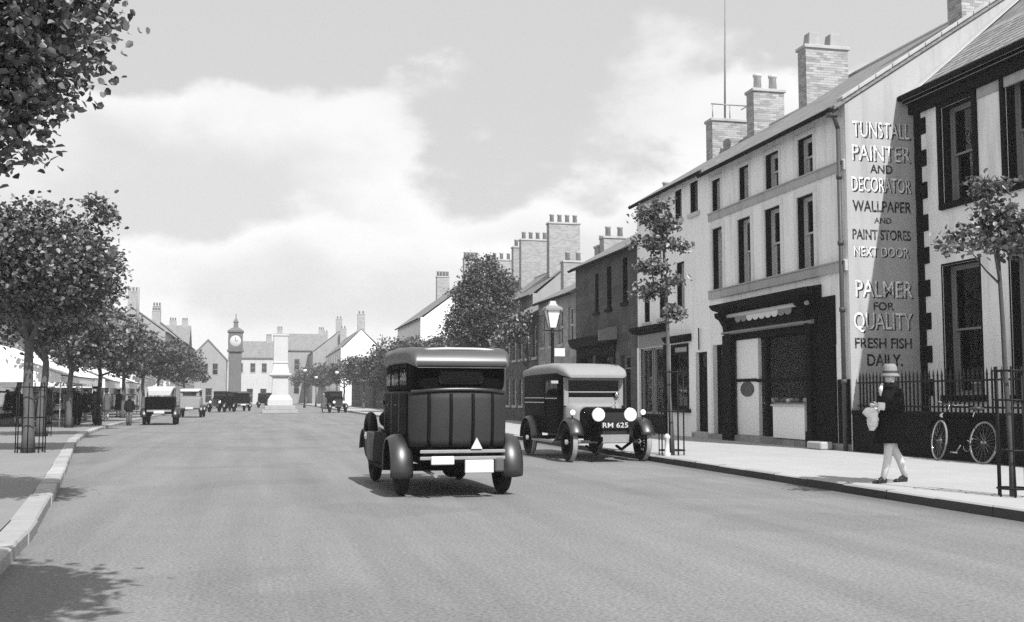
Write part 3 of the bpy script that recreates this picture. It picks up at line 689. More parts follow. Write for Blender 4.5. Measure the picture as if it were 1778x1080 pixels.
st3 = chimney(Ch, 15.35, 16.75, 35.2, 35.75, 9.2, 11.0, pots=0, solid=True)
rl = MB()
for x in (15.4, 16.05, 16.7): rl.tube([(x, 35.25, 11.05), (x, 35.25, 11.6)], .02, 6)
rl.tube([(15.35, 35.25, 11.6), (16.75, 35.25, 11.6)], .025, 6).tube([(16.7, 35.25, 11.58), (16.7, 35.7, 11.58)], .02, 6)
rl.build('chimney_guard_rail', 'irong', st3)
ms = MB().tube([(15.95, 35.45, 11.08), (15.98, 35.42, 13.5), (16.1, 35.4, 19.5)], [.04, .035, .02], 8).build('aerial_pole', 'timber'); tag(ms, 'tall thin wireless aerial pole rising from a railed brick chimney', 'pole')

# ---- dark stone house
D0, D1 = 35.8, 43.4
DH = [(36.84, 37.38, 4.7, 6.3), (38.67, 39.22, 4.62, 6.2), (40.25, 40.7, 4.6, 6.1), (36.6, 37.7, .15, 2.8), (38.4, 40.4, .8, 2.9), (41.2, 42.9, .8, 2.9)]
Dh, fD, rfD = house('soot dark stone house with slit windows and black shop front next to the white house', XF, D0, D1, 6.62, 3.85, 8.75, 1, 'rubble', 'slate', DH, base=.12, oh=.25, name='stone_house')
for a, b, c, d in DH[:3]: window(Dh, fD, a, b, c, d, None, .1, .02, 'trim', 'trim', .16, cols=1)
door(Dh, fD, 36.6, 37.7, .15, 2.8, 'darkpaint', frame='greytrim')
for a, b, c, d in DH[4:]: window(Dh, fD, a, b, c, d, 'darkpaint', .14, .06, 'darkpaint', 'darkpaint', .1, cols=2, name='shop_window')
MB().prism([fD(38.1, d, z) for d, z in ((-.02, 3.2), (.3, 3.3), (.42, 3.5), (.42, 3.64), (-.02, 3.72))], (0, 5.0, 0)).build('shop_cornice', 'darkpaint', Dh)
MB().fb(fD, 38.2, 43.0, 2.95, 3.2, -.01, .08).build('shop_fascia', 'darkpaint', Dh)
sg = MB().prism([fD(37.9, .05, 3.9), fD(37.9, .75, 3.75), fD(37.9, .75, 3.35), fD(37.9, .05, 3.42)], (0, .08, 0)).build('hanging_sign', 'greytrim', Dh)
chimney(Dh, 16.3, 17.4, 42.6, 43.2, 8.2, 9.75, 'brick', 2, 'round', ph=.5)
chimney(Dh, 16.2, 17.4, 37.0, 37.6, 8.2, 9.5, 'brick', 2, 'round', ph=.5)
wr = MB().tube([(14.6, 38.8, 7.3), (15.6, 40.6, 9.6)], .025, 6).build('roof_pole', 'timber', Dh)

# ---- further houses of the right-hand row
def row_house(label, X, Y0, Y1, eaves, rdx, rz, side, wall, nwin, floors, stacks=1, roof='slate', shop=None, wm='greytrim', sd=0, name='terraced_house', ww=.75, doorend=True, pots=2, sthi=1.3, stw=.6):
    rnd = random.Random(sd + int(Y0)); L_ = Y1 - Y0; hs = []; ops = []
    for fi, (z0, z1) in enumerate(floors):
        for k in range(nwin):
            c = Y0 + L_ * (k + .5) / nwin
            if fi == 0 and shop: continue
            if fi == 0 and k == 0 and doorend: hs.append((c - .45, c + .45, .12, 2.3)); ops.append('d')
            else: hs.append((c - ww / 2, c + ww / 2, z0, z1)); ops.append('w')
    if shop: hs.append((Y0 + .5, Y1 - .5, .5, 2.6)); ops.append('s')
    rt, fr, rf = house(label, X, Y0, Y1, eaves, rdx, rz, side, wall, roof, hs, base=.12, oh=.2, name=name, group='houses along the street')
    del rt['group']
    for h, o in zip(hs, ops):
        if o == 'w': window(rt, fr, *h, far=True, frame=wm, sill='stone')
        elif o == 'd': door(rt, fr, *h, 'trim', .12, panels=False)
        else:
            window(rt, fr, *h, far=True, frame='darkpaint', sill='darkpaint', name='shop_window')
            MB().fb(fr, Y0 + .3, Y1 - .3, 2.7, 3.15, -.01, .12).build('shop_fascia', shop, rt)
    for k in range(stacks):
        y = Y1 - .75 if k == 0 else Y0 + .15
        chimney(rt, X + side * (rdx - stw), X + side * (rdx + stw), y, y + .6, rz - .6, rz + sthi, 'brick', pots, 'round', ph=.5)
    return rt, fr, rf
row_house('low stone cottage behind the street lamp with pale slate roof', XF, 43.4, 49.6, 5.7, 3.6, 7.5, 1, 'ashlar', 4, [(.9, 2.3), (3.6, 5.1)], 1, wm='paletrim', sd=1)
row_house('smoky grey stone cottage between the street lamp and the large bushy tree', XF, 49.6, 56.6, 5.3, 3.6, 7.2, 1, 'rubble', 5, [(.9, 2.2), (3.2, 4.7)], 2, wm='paletrim', sd=2)
# tall chimney house set back behind that row
row_house('tall house with the broad lofty brick chimney rising behind the low cottages', 15.6, 62, 70, 7.4, 2.0, 9.0, 1, 'cgrey', 4, [(.9, 2.4), (3.6, 5.2)], 2, sd=3, sthi=2.6, pots=4, stw=.95)
row_house('grey house behind the large bushy tree with pots on two stacks', 15.6, 72, 80, 7.8, 2.0, 9.4, 1, 'cgrey', 4, [(.9, 2.4), (3.6, 5.2)], 2, sd=4, pots=3, sthi=2.1, stw=.8)
row_house('white gabled house standing beyond the bushy trees with four chimney pots', XF, 88, 103, 7.8, 4.2, 10.9, 1, 'white', 5, [(.9, 2.4), (3.6, 5.4)], 2, sd=5, pots=4, sthi=1.8)
row_house('dark fronted low house with a long plain roof beyond the white gabled house', XF, 103, 122, 5.2, 3.6, 7.6, 1, 'rubble', 5, [(.9, 2.4), (3.2, 4.6)], 1, sd=6, wm='trim')
row_house('low dark house with shop front where the distant car is parked', XF - .4, 122, 150, 4.7, 3.8, 7.0, 1, 'rubble', 6, [(.9, 2.4)], 2, sd=7, wm='paletrim')
row_house('tall house with bright white gable and a row of close-set upper windows', XF, 176, 215, 9.2, 3.2, 12.2, 1, 'white', 8, [(.9, 3), (5.6, 8.6)], 2, sd=8, wm='trim', ww=1.8, sthi=2.4)
row_house('hazy stone house with square chimney beyond the white pillar', XF - 2.5, 216, 262, 10.2, 5, 14.2, 1, 'cgrey', 6, [(1, 3), (5.4, 7.8)], 2, sd=9, ww=1.4, sthi=2.4)
# garden wall and palings under the large bushy tree
gw = MB().box(XF, XF + .35, 56.65, 87.9, .0, 1.5).build('garden_wall', 'rubble'); tag(gw, 'dark stone garden wall running below the bushy trees', 'wall')
pf = thing('paling_fence', 'tall paling fence of upright boards on top of the garden wall', 'fence', (XF + .17, 72, 1.5), world=True)
pm = MB().box(-.02, .02, -.06, .06, 0, 2.1).build('paling', 'timber', pf, off=(0, 0, 0))
for k in range(110):
    o = pm if k == 0 else pm.copy()
    if k: col.objects.link(o)
    o.location = (0, 56.8 + k * .28 - 72, -.0 + .03 * sin(k * 2.1))
for z in (1.9, 3.2): MB().box(XF + .2, XF + .25, 56.7, 87.7, z, z + .1).build('fence_rail', 'timber', pf)

# ---- left-hand row, behind the trees and awnings
XL = -11.2
LEFT = [(44, 58, 8.6, 11.4, 'cgrey', 'pale three storey house behind the first white awning'),
        (58, 74, 7.4, 10.0, 'cgrey', 'grey stone house between two white awnings'),
        (74, 90, 7.9, 10.4, 'cwhite', 'cream house screened by the clipped street trees'),
        (90, 112, 8.2, 10.9, 'cgrey', 'house with the wide square chimney above the street trees'),
        (112, 140, 6.8, 9.6, 'cwhite', 'lower house whose lean roof slopes behind the thin pole'),
        (140, 172, 9.4, 12.2, 'cgrey', 'tall grey house with clustered chimneys left of the clock tower'),
        (172, 205, 9.8, 13.0, 'cgrey', 'tall house with four flues standing next to the clock tower gap')]
for i, (a, b, e, rz, wl, lb) in enumerate(LEFT):
    row_house(lb, XL, a, b, e, 3.9, rz, -1, wl, max(3, int((b - a) / 3.6)), [(.9, 2.5), (3.6, 5.3), (6.0, min(7.3, e - .5))] if e > 7.2 else [(.9, 2.5), (3.6, 5.3)], 2, sd=20 + i, shop='darkpaint' if i < 4 else None, wm='greytrim', sthi=2.0 if i in (3, 5, 6) else 1.3, pots=3)
po = MB().tube([(-12.2, 118, 8), (-12.2, 118, 12.6)], .14, 8).build('flag_pole', 'timber'); tag(po, 'thin upright pole above the roofs behind the left street trees', 'pole')

# ---- houses closing the end of the street
def end_house(label, x0, x1, Y, eaves, rz, wall, gable, wins, name='end_house', depth=9):
    rt = thing(name, label, 'house', ((x0 + x1) / 2, Y, 0), world=True); f = near_fr(Y); cx = (x0 + x1) / 2; mb = MB()
    wall_cells(mb, f, x0, x1, -.1, eaves, wins, .35)
    mb.box(x0, x0 + .3, Y + .35, Y + depth, -.1, eaves).box(x1 - .3, x1, Y + .35, Y + depth, -.1, eaves).box(x0, x1, Y + depth, Y + depth + .3, -.1, eaves)
    if gable: mb.prism([(x0, Y, eaves), (x1, Y, eaves), (cx, Y, rz)], (0, .35, 0))
    mb.build('wall', wall, rt); rb = MB()
    if gable:
        s_ = (rz - eaves) / (cx - x0)
        rb.prism([(x0 - .3, Y - .2, eaves - .3 * s_), (cx, Y - .2, rz), (x1 + .3, Y - .2, eaves - .3 * s_), (x1 + .3, Y - .2, eaves - .3 * s_ + .25), (cx, Y - .2, rz + .25), (x0 - .3, Y - .2, eaves - .3 * s_ + .25)], (0, depth + .5, 0))
    else:
        ym = Y + depth / 2; s_ = (rz - eaves) / (depth / 2)
        rb.prism([(x0 - .1, Y - .3, eaves - .3 * s_), (x0 - .1, ym, rz), (x0 - .1, Y + depth + .3, eaves - .3 * s_), (x0 - .1, Y + depth + .3, eaves + .2 - .3 * s_), (x0 - .1, ym, rz + .2), (x0 - .1, Y - .3, eaves + .2 - .3 * s_)], (x1 - x0 + .2, 0, 0))
    rb.build('roof', 'slate', rt)
    for h in wins: window(rt, f, *h, far=True, frame='greytrim')
    for c in (x0 + .6, x1 - 1.6):
        if not gable: chimney(rt, c, c + 1.1, Y + depth / 2 - .4, Y + depth / 2 + .4, rz - .5, rz + 1.1, 'brick', 3, 'round', ph=.5)
    return rt
end_house('pale gabled house at the end of the street with a small dark window', -12.6, -5.9, 212, 8.4, 12.0, 'cgrey', True, [(-10.3, -9.2, 5.5, 7.6), (-8.4, -7.4, 5.5, 7.6), (-9.6, -8.4, .3, 3)])
end_house('long low pale house at the end of the street with two small upper windows', -5.8, 3.0, 222, 9.2, 12.4, 'cwhite', False, [(-1.6, -.6, 6.2, 8), (.6, 1.6, 6.2, 8), (-4, -3, 6.2, 8), (-2.2, -1, .3, 3), (.4, 1.6, 1, 3)])
end_house('dim grey house filling the street end behind the white pillar', 3.1, 14, 232, 11.2, 14.6, 'cgrey', False, [(4.5, 5.6, 7, 9.2), (7.2, 8.3, 7, 9.2), (4.5, 5.6, 2, 4.6), (7.2, 8.3, 2, 4.6)])
end_house('pale back house seen above the roofs left of the clock tower', -24, -13, 216, 11.2, 15, 'cwhite', False, [(-20, -19, 7, 9), (-17, -16, 7, 9)])

# ---- clock tower
ct = thing('clock_tower', 'slender stone clock tower with pale dial standing in the street', 'clock tower', (-3.03, 150, 0), world=True)
tx, ty = -3.03, 150
MB().box(tx - 1.3, tx + 1.3, ty - 1.3, ty + 1.3, 0, 1.6).build('plinth', 'towerst', ct, .05)
MB().box(tx - .8, tx + .8, ty - .8, ty + .8, 1.6, 7.3).build('shaft', 'towerst', ct, .05)
MB().box(tx - 1.05, tx + 1.05, ty - 1.05, ty + 1.05, 7.3, 7.65).build('cornice', 'towerst', ct, .05)
hd = MB().box(tx - .92, tx + .92, ty - .92, ty + .92, 7.65, 9.9).build('clock_chamber', 'towerst', ct, .05)
for nx, ny_ in ((0, -1), (1, 0), (-1, 0), (0, 1)):
    ax = 'x' if nx else 'y'; sg_ = nx + ny_
    dl = MB().lathe([(0, sg_ * .03), (.68, sg_ * .03), (.72, 0)], (tx + nx * .92, ty + ny_ * .92, 8.75), ax, 28).build('clock_dial', 'paletrim', hd)
    if ny_ == -1:
        MB().box(tx - .03, tx + .03, ty - .97, ty - .955, 8.75, 9.3).box(tx - .03, tx + .34, ty - .97, ty - .955, 8.72, 8.78).build('clock_hand', 'iron', hd)
q = lambda h, w: [(tx - w, ty - w, h), (tx + w, ty - w, h), (tx + w, ty + w, h), (tx - w, ty + w, h)]
MB().loft([q(9.9, 1.05), q(10.1, 1.05), q(10.5, .5), q(10.6, .3), q(11.2, .28), q(11.3, .36), q(11.9, .03)], smooth=False).build('cupola', 'towerst', ct)
MB().tube([(tx, ty, 11.8), (tx, ty, 12.4)], .05, 6).build('weather_vane', 'iron', ct)

# ---- white pillar monument in the middle of the street
mo = thing('stone_monument', 'white marble pillar monument on stepped plinth in the roadway', 'monument', (1.75, 91.5, 0), world=True)
tx, ty = 1.75, 91.5
MB().box(tx - 1.42, tx + 1.42, ty - 1.42, ty + 1.42, 0, .3).build('lower_step', 'marbled', mo, .03)
MB().box(tx - 1.22, tx + 1.22, ty - 1.22, ty + 1.22, .3, .62).build('upper_step', 'marbled', mo, .03)
MB().loft([q(.62, 1.0), q(1.1, .98), q(1.52, .72)], smooth=False).build('base_block', 'marble', mo, .03)
MB().loft([q(1.52, .66), q(2.95, .62)], smooth=False).build('dado', 'marble', mo, .02)
MB().loft([q(2.95, .66), q(3.08, .86), q(3.2, .86), q(3.26, .74)], smooth=False).build('cornice', 'marble', mo, .02)
MB().loft([q(3.26, .72), q(4.05, .55)], smooth=False).build('neck', 'marble', mo, .02)
MB().loft([q(4.05, .6), q(4.18, .6), q(4.2, .575), q(6.28, .56), q(6.3, .62), q(6.45, .62)], smooth=False).build('shaft', 'marble', mo, .02)
# ------------------------------------------------------------------ trees
def leaf_cloud(lobes, twigs, per, size, seed, droop=.25, spread=.2, hollow=.45):
    rs = np.random.RandomState(seed); C = []
    vol = np.array([l[3] * l[4] * l[5] for l in lobes]) ** .75; vol /= vol.sum()
    for _ in range(twigs):
        l = lobes[rs.choice(len(lobes), p=vol)]
        d = rs.normal(size=3); d /= np.linalg.norm(d); r_ = hollow + (1 - hollow) * rs.rand() ** .6
        r_ *= 1 + .16 * mnoise.noise(Vector((d[0] * 2.2 + seed, d[1] * 2.2, d[2] * 2.2)))
        C.append([l[0] + d[0] * l[3] * r_, l[1] + d[1] * l[4] * r_, l[2] + d[2] * l[5] * r_])
    C = np.array(C); n = twigs * per
    base = np.repeat(C, per, axis=0) + rs.normal(size=(n, 3)) * spread * np.array([1, 1, .7])
    nrm = rs.normal(size=(n, 3)) * .75 + np.array([0, 0, .8]); nrm /= np.linalg.norm(nrm, axis=1, keepdims=True)
    a = rs.normal(size=(n, 3)); a[:, 2] -= droop; a -= nrm * (a * nrm).sum(1, keepdims=True); a /= np.linalg.norm(a, axis=1, keepdims=True)
    b = np.cross(nrm, a); s = size * (.65 + .7 * rs.rand(n, 1))
    w_ = .3 + .14 * rs.rand(n, 1); k_ = .06 + .12 * rs.rand(n, 1)
    v = np.stack([base - a * s * .5, base + b * s * w_ - a * s * .2 + nrm * s * k_, base + b * s * w_ * .85 + a * s * .25 + nrm * s * k_, base + a * s * .55 - nrm * s * k_, base - b * s * w_ * .85 + a * s * .25 + nrm * s * k_, base - b * s * w_ - a * s * .2 + nrm * s * k_], 1).reshape(-1, 3)
    i = np.arange(n)[:, None] * 6
    f = np.concatenate([i + np.array([[0, 1, 2]]), i + np.array([[0, 2, 3]]), i + np.array([[0, 3, 4]]), i + np.array([[0, 4, 5]])], 1).reshape(-1, 3)
    return v, f, C
def mesh_np(name, v, f, m, parent, off):
    me = bpy.data.meshes.new(name); v = v - np.array(off)[None]
    me.vertices.add(len(v)); me.vertices.foreach_set('co', v.astype(np.float32).ravel())
    me.loops.add(f.size); me.loops.foreach_set('vertex_index', f.astype(np.int32).ravel())
    me.polygons.add(len(f)); me.polygons.foreach_set('loop_start', np.arange(0, f.size, 3, dtype=np.int32)); me.update(); me.validate()
    me.materials.append(M[m]); o = bpy.data.objects.new(name, me); col.objects.link(o); o.parent = parent; return o
def tree(label, x, y, lobes, trunk_top, r0=.1, twigs=400, per=10, size=.13, seed=1, m='leaf', bark='bark', z0=.12, lean=(0, 0), spread=.2, hollow=.45, group=None, name='street_tree', limbs=8):
    t = thing(name, label, 'tree', (x, y, z0), group=group, world=True); rnd = random.Random(seed)
    v, f, C = leaf_cloud(lobes, twigs, per, size, seed, spread=spread, hollow=hollow)
    mesh_np('crown', v, f, m, t, (x, y, z0))
    tb = MB(); k = 7; pts = []; rr = []
    for i in range(k + 1):
        q = i / k; pts.append((x + lean[0] * q + rnd.uniform(-1, 1) * r0 * .35 * (0 < i), y + lean[1] * q + rnd.uniform(-1, 1) * r0 * .35 * (0 < i), z0 - .05 + (trunk_top - z0) * q)); rr.append(r0 * (1.25 if i == 0 else 1 - .45 * q))
    tb.tube(pts, rr, 9); tk = tb.build('trunk', bark, t)
    lb = MB(); top = Vector(pts[-1]); sel = [C[rnd.randrange(len(C))] for _ in range(limbs)]
    for j, c in enumerate(sel):
        c = Vector(c); s_ = Vector(pts[-1 - (j % 3)]); mid = (s_ + c) / 2 + Vector((rnd.uniform(-.1, .1), rnd.uniform(-.1, .1), -.12 * (c - s_).length))
        lb.tube([s_, mid, c], [r0 * .45, r0 * .3, r0 * .12], 6)
    lb.build('limb', bark, tk)
    return t
GR = 'street trees along the left kerb'
# left kerb row (the nearest stands beside the camera and throws its shade on the road)
def round_tree(x, y, zc, rx, rz, seed, label, twigs, per, size, r0=.13, **k):
    rnd = random.Random(seed); lb = [(x, y, zc, rx * .8, rx * .8, rz * .85)]
    for i in range(7):
        a = i * 2 * pi / 7 + rnd.uniform(-.3, .3); e = rnd.uniform(-.5, .6); s_ = rnd.uniform(.42, .58)
        lb.append((x + cos(a) * rx * .58, y + sin(a) * rx * .58, zc + e * rz * .75, rx * s_, rx * s_, rz * s_))
    for i in range(6):                                         # stray sprays that break the outline
        a = rnd.uniform(0, 2 * pi); e = rnd.uniform(-.35, .95); q_ = sqrt(1 - e * e * .8)
        lb.append((x + cos(a) * rx * q_, y + sin(a) * rx * q_, zc + e * rz, rx * .22, rx * .22, rz * .2))
    return tree(label, x, y, lb, zc - rz * .45, r0, twigs, per, size, seed, **k)
tree('street tree on the left pavement whose shade falls on the near roadway', -2.1, 2.2,
     [(-1.7, 3.4, 5.0, 1.4, 1.6, 1.4), (-1.1, 3.9, 4.8, .8, .9, .8), (-2.5, 3.0, 5.1, 1.3, 1.4, 1.3), (-.9, 3.1, 5.3, .7, .8, .7), (-1.9, 4.6, 4.7, .9, .8, .7)], 4.2, .13, 1500, 12, .13, 3, hollow=.15)
tree('tall leafy street tree overhanging the left pavement with loose drooping sprays', -3.9, 11.2,
     [(-3.25, 11.2, 5.4, 1.75, 1.7, 1.5), (-2.3, 11.3, 5.0, .8, .9, 1.0), (-1.95, 11.3, 5.75, .55, .8, .45), (-2.65, 11.2, 3.95, .7, .8, .55), (-3.2, 11.1, 3.75, .7, .8, .5), (-3.4, 11.1, 6.6, 1.5, 1.5, .8)],
     4.2, .14, 2100, 14, .085, 5, spread=.13, hollow=.2)
round_tree(-4.8, 25.4, 4.2, 1.7, 1.6, 7, 'round crowned street tree in an iron guard on the left pavement', 1500, 14, .1, spread=.15)
for i, (y, zc, rx, rz, tw) in enumerate([(36, 4.0, 1.85, 1.5, 430), (46, 3.9, 1.9, 1.5, 380), (56, 4.0, 2.0, 1.55, 330), (67, 4.0, 2.0, 1.6, 300), (79, 4.1, 2.1, 1.6, 260), (92, 4.2, 2.2, 1.7, 240), (108, 4.3, 2.4, 1.8, 220), (126, 4.4, 2.6, 1.9, 200)]):
    tn = ['second', 'third', 'fourth', 'fifth', 'sixth', 'seventh', 'eighth', 'ninth'][i]
    round_tree(lk(y) - 1.15, y, zc, rx, rz, 30 + i, 'clipped street tree, %s beyond the white kerb bend along the left row' % tn, int(tw * 1.3), 11, .15 + .014 * i, .14, m='leaf' if i < 3 else 'leafd')
# right kerb: two young trees in guards
tree('young street tree in a tall iron guard beside the walking woman', 8.8, 11.5,
     [(8.66, 11.5, 3.5, .3, .3, .2), (8.4, 11.52, 3.24, .36, .34, .14), (9.0, 11.45, 3.35, .5, .4, .24), (8.62, 11.5, 3.86, .3, .3, .1), (8.18, 11.55, 3.12, .24, .22, .07), (8.9, 11.5, 3.15, .4, .35, .12)],
     3.75, .036, 165, 11, .07, 11, 'leafy', 'barkd', lean=(-.1, 0), spread=.075, hollow=.1)
tree('slender sparse street tree in an iron guard before the white house', 8.3, 21.3,
     [(7.85, 21.4, 5.05, .28, .28, .2), (8.2, 21.3, 4.85, .34, .34, .16), (7.95, 21.4, 4.5, .46, .36, .13), (8.5, 21.3, 4.45, .25, .28, .12), (7.95, 21.35, 4.0, .36, .3, .1), (7.9, 21.35, 3.52, .46, .38, .14), (8.4, 21.3, 3.75, .22, .25, .12), (8.35, 21.3, 3.05, .2, .22, .15), (8.1, 21.3, 5.25, .2, .2, .1)],
     4.7, .05, 230, 10, .085, 12, 'leafy', 'bark', lean=(-.12, 0), spread=.085, hollow=.1)
# trees of the gardens on the right
tree('large dense bushy tree rising over the paling fence', 13.1, 64,
     [(13.1, 64, 6.3, 1.9, 2.0, 2.3), (13.1, 64, 8.2, 1.3, 1.4, 1.35), (11.9, 64, 5.5, 1.2, 1.4, 1.4), (14.3, 64, 5.7, 1.2, 1.4, 1.6), (12.5, 64, 9.2, .45, .6, .7), (14.1, 63.8, 7.9, .9, .9, 1.0), (11.9, 64, 7.4, .8, .9, .9), (13.4, 64, 9.4, .4, .5, .5)],
     5.4, .2, 1500, 12, .14, 14, 'leafd', 'barkd', spread=.2, hollow=.45, name='garden_tree')
tree('small tree leaning beside the grey cottage roof near the street lamp', 12.2, 49.5,
     [(11.6, 49.5, 4.5, .7, .7, .5), (11.1, 49.5, 4.0, .6, .6, .35), (12.1, 49.5, 4.9, .5, .5, .35)], 3.8, .08, 130, 10, .15, 15, 'leaf', 'barkd', name='garden_tree', spread=.15)
for i, (x, y, zc, rx, rz, lb) in enumerate([(12.3, 79, 4.1, 2.2, 1.6, 'low rounded garden tree beyond the big bushy one'), (11.4, 88, 4.5, 2.6, 2.2, 'broad bushy tree in front of the white gabled house'), (10.6, 93, 3.4, 2.2, 1.9, 'dark bushy tree behind the moving motor car roof'), (14.5, 84, 4.6, 2.0, 1.5, 'garden tree below the white gable wall'), (11.0, 118, 4.2, 2.2, 1.9, 'kerbside tree before the dark low house'), (10.6, 140, 4.4, 2.6, 2.0, 'hazy kerbside tree by the distant parked car'), (9.6, 170, 4.6, 3.0, 2.2, 'hazy kerbside tree near the tall white gable'), (8.6, 205, 5.0, 3.4, 2.4, 'faint tree at the far end beyond the white pillar')]):
    round_tree(x, y, zc, rx, rz, 60 + i, lb, 480 if i < 4 else 260, 10, .17 + .014 * i, .16, m='leafd', name='garden_tree' if i < 4 else 'street_tree')
# iron guards round the trunks
def guard(label, x, y, r, h, n=8, rings=(.35, .75, 1.25), m='iron', flare=1.0):
    t = thing('tree_guard', label, 'tree guard', (x, y, .12), group=None)
    b0 = MB().tube([(r, 0, 0), (r * flare, 0, h)], .012, 6).build('upright', m, t)
    for k in range(1, n): o = b0.copy(); col.objects.link(o); o.rotation_euler = (0, 0, 2 * pi * k / n)
    for z in rings: MB().tube([(r * 1.01 * cos(a), r * 1.01 * sin(a), z) for a in np.linspace(0, 2 * pi, 21)], .014, 6, caps=False).build('ring', m, t)
    return t
guard('tall black iron guard round the young tree beside the woman', 8.8, 11.5, .17, 1.55, 6, (.1, .55, 1.15, 1.5))
guard('tall black iron guard round the slender tree before the white house', 8.3, 21.3, .26, 1.75, 9, (.1, .9, 1.7))
guard('grey iron guard round the round crowned tree on the left pavement', -4.75, 25.4, .3, 1.5, 8, (.1, .75, 1.4), 'iron')
for i, y in enumerate((36, 46, 56)):
    guard('iron guard of the clipped street tree, %s beyond the bend of the left row' % ('second', 'third', 'fourth')[i], lk(y) - 1.15, y, .27, 1.5, 6, (.1, 1.4), 'iron')

# ------------------------------------------------------------------ street lamps and signs
def lamp(label, x, y, h, m='iron', globe=False, plate=False):
    t = thing('street_lamp', label, 'street lamp', (x, y, .12))
    MB().lathe([(.14, 0), (.16, .05), (.13, .25), (.08, .4), (.07, .8), (.055, .9), (.045, h - .75), (.07, h - .72), (.045, h - .68), (.035, h - .55), (0, h - .55)], n=14).build('post', m, t)
    MB().tube([(-.28, 0, h - .62), (.28, 0, h - .62)], .018, 6).build('ladder_bar', m, t)
    if globe:
        MB().ball((0, 0, h - .3), .24).build('globe', 'lampglass', t); MB().lathe([(.26, h - .14), (.1, h - .02), (0, h + .06)], n=12).build('cap', m, t)
    else:
        w0, w1 = .1, .2; q = lambda z, w_: [(-w_, -w_, z), (w_, -w_, z), (w_, w_, z), (-w_, w_, z)]
        MB().loft([q(h - .53, w0), q(h - .02, w1)], smooth=False).build('lantern_glass', 'lampglass', t)
        fm = MB()
        for sx in (-1, 1):
            for sy in (-1, 1): fm.tube([(sx * w0, sy * w0, h - .55), (sx * (w1 + .005), sy * (w1 + .005), h)], .014, 5)
        fm.build('lantern_frame', m, t)
        MB().loft([q(h - .02, w1 + .05), q(h + .05, w1 + .05), q(h + .12, w1 * .7), q(h + .18, .1), q(h + .26, .08), q(h + .27, .02)], smooth=False).build('lantern_roof', 'irong', t)
    if plate:
        sp_ = MB().box(.06, .38, -.02, .0, 2.4, 2.64).build('sign_plate', 'platew', t); MB().tube([(0, 0, 2.62), (.38, 0, 2.62)], .012, 5).build('sign_arm', m, sp_)
    return t
lamp('gas street lamp with square lantern and white plate behind the parked van', 8.5, 31.4, 3.78, plate=True)
lamp('gas lamp with a globe among the left street trees', lk(50) - .5, 50, 3.5, globe=True)
lamp('globe lamp on the right kerb near the distant parked car', 8.3, 120, 4.2, globe=True)
lamp('far globe lamp before the hazy kerbside tree', 7.6, 150, 4.2, globe=True)
lamp('faint globe lamp standing beside the white pillar', 5.2, 128, 4.6, globe=True)
bp = MB().lathe([(.07, 0), (.075, .05), (.05, .08), (.045, .33), (.065, .36), (.065, .4), (.03, .44), (0, .45)], (0, 0, 0), n=14).build('bollard_post', 'paletrim'); bp.location = (8.08, 21.0, .12); tag(bp, 'short pale post at the kerb beside the van front wheel', 'bollard')

# ------------------------------------------------------------------ awnings on the left shops
def awning(label, y0, y1, xo, zo, xi, zi, val=.25, m='canvas', sag=.07):
    t = thing('shop_awning', label, 'awning', ((xo + xi) / 2, (y0 + y1) / 2, 2.0), world=True)
    n = 14; rings = []
    for k in range(n + 1):
        y = y0 + (y1 - y0) * k / n; s_ = sag * (1 - abs((k % 7) - 3.5) / 3.5) if 0 < k < n else 0
        rings.append([(xi + (xo - xi) * j / 6, y, zi + (zo - zi) * j / 6 - s_ * sin(pi * j / 6)) for j in range(7)] + [(xo, y, zo - val)] + [(xo - .012, y, zo - val)] + [(xi + (xo - .02 - xi) * j / 6, y, zi - .02 + (zo - zi) * j / 6 - s_ * sin(pi * j / 6)) for j in range(6, -1, -1)])
    MB().loft(rings, smooth=False).build('canvas_sheet', m, t)
    MB().prism([(xi, y0 - .012, zi - .02), (xo, y0 - .012, zo - .02), (xo, y0 - .012, zo - val), (xi, y0 - .012, zo - val)], (0, .01, 0)).build('side_wing', m, t)
    fm = MB()
    for y in (y0 + .05, y1 - .05): fm.tube([(xi, y, zi - .9), (xo, y, zo - .05)], .02, 6)
    fm.tube([(xo, y0, zo - .03), (xo, y1, zo - .03)], .022, 6); fm.build('awning_frame', 'iron', t)
    for k in range(2 if y1 - y0 > 5 else 1):
        y = y0 + .2 + k * (y1 - y0 - .4); MB().tube([(xo - .05, y, .1), (xo - .05, y, zo - .05)], .025, 6).build('awning_post', 'paletrim', t)
    return t
awning('large white shop awning nearest along the left pavement', 46, 55, -7.55, 2.2, -11.15, 3.6, .3)
awning('white tilted awning between the left street trees', 58.5, 64, -8.6, 2.35, -11.15, 3.6, .5)
awning('drooping white awning farther along the left shops', 66, 73, -8.5, 2.3, -11.15, 3.5, .45)
awning('far white awning beyond the clipped trees', 76, 84, -8.5, 2.35, -11.15, 3.4, .4)
awning('pale market stall awning by the distant left cars', 92, 97, -6.9, 2.5, -10, 3.2, .35)
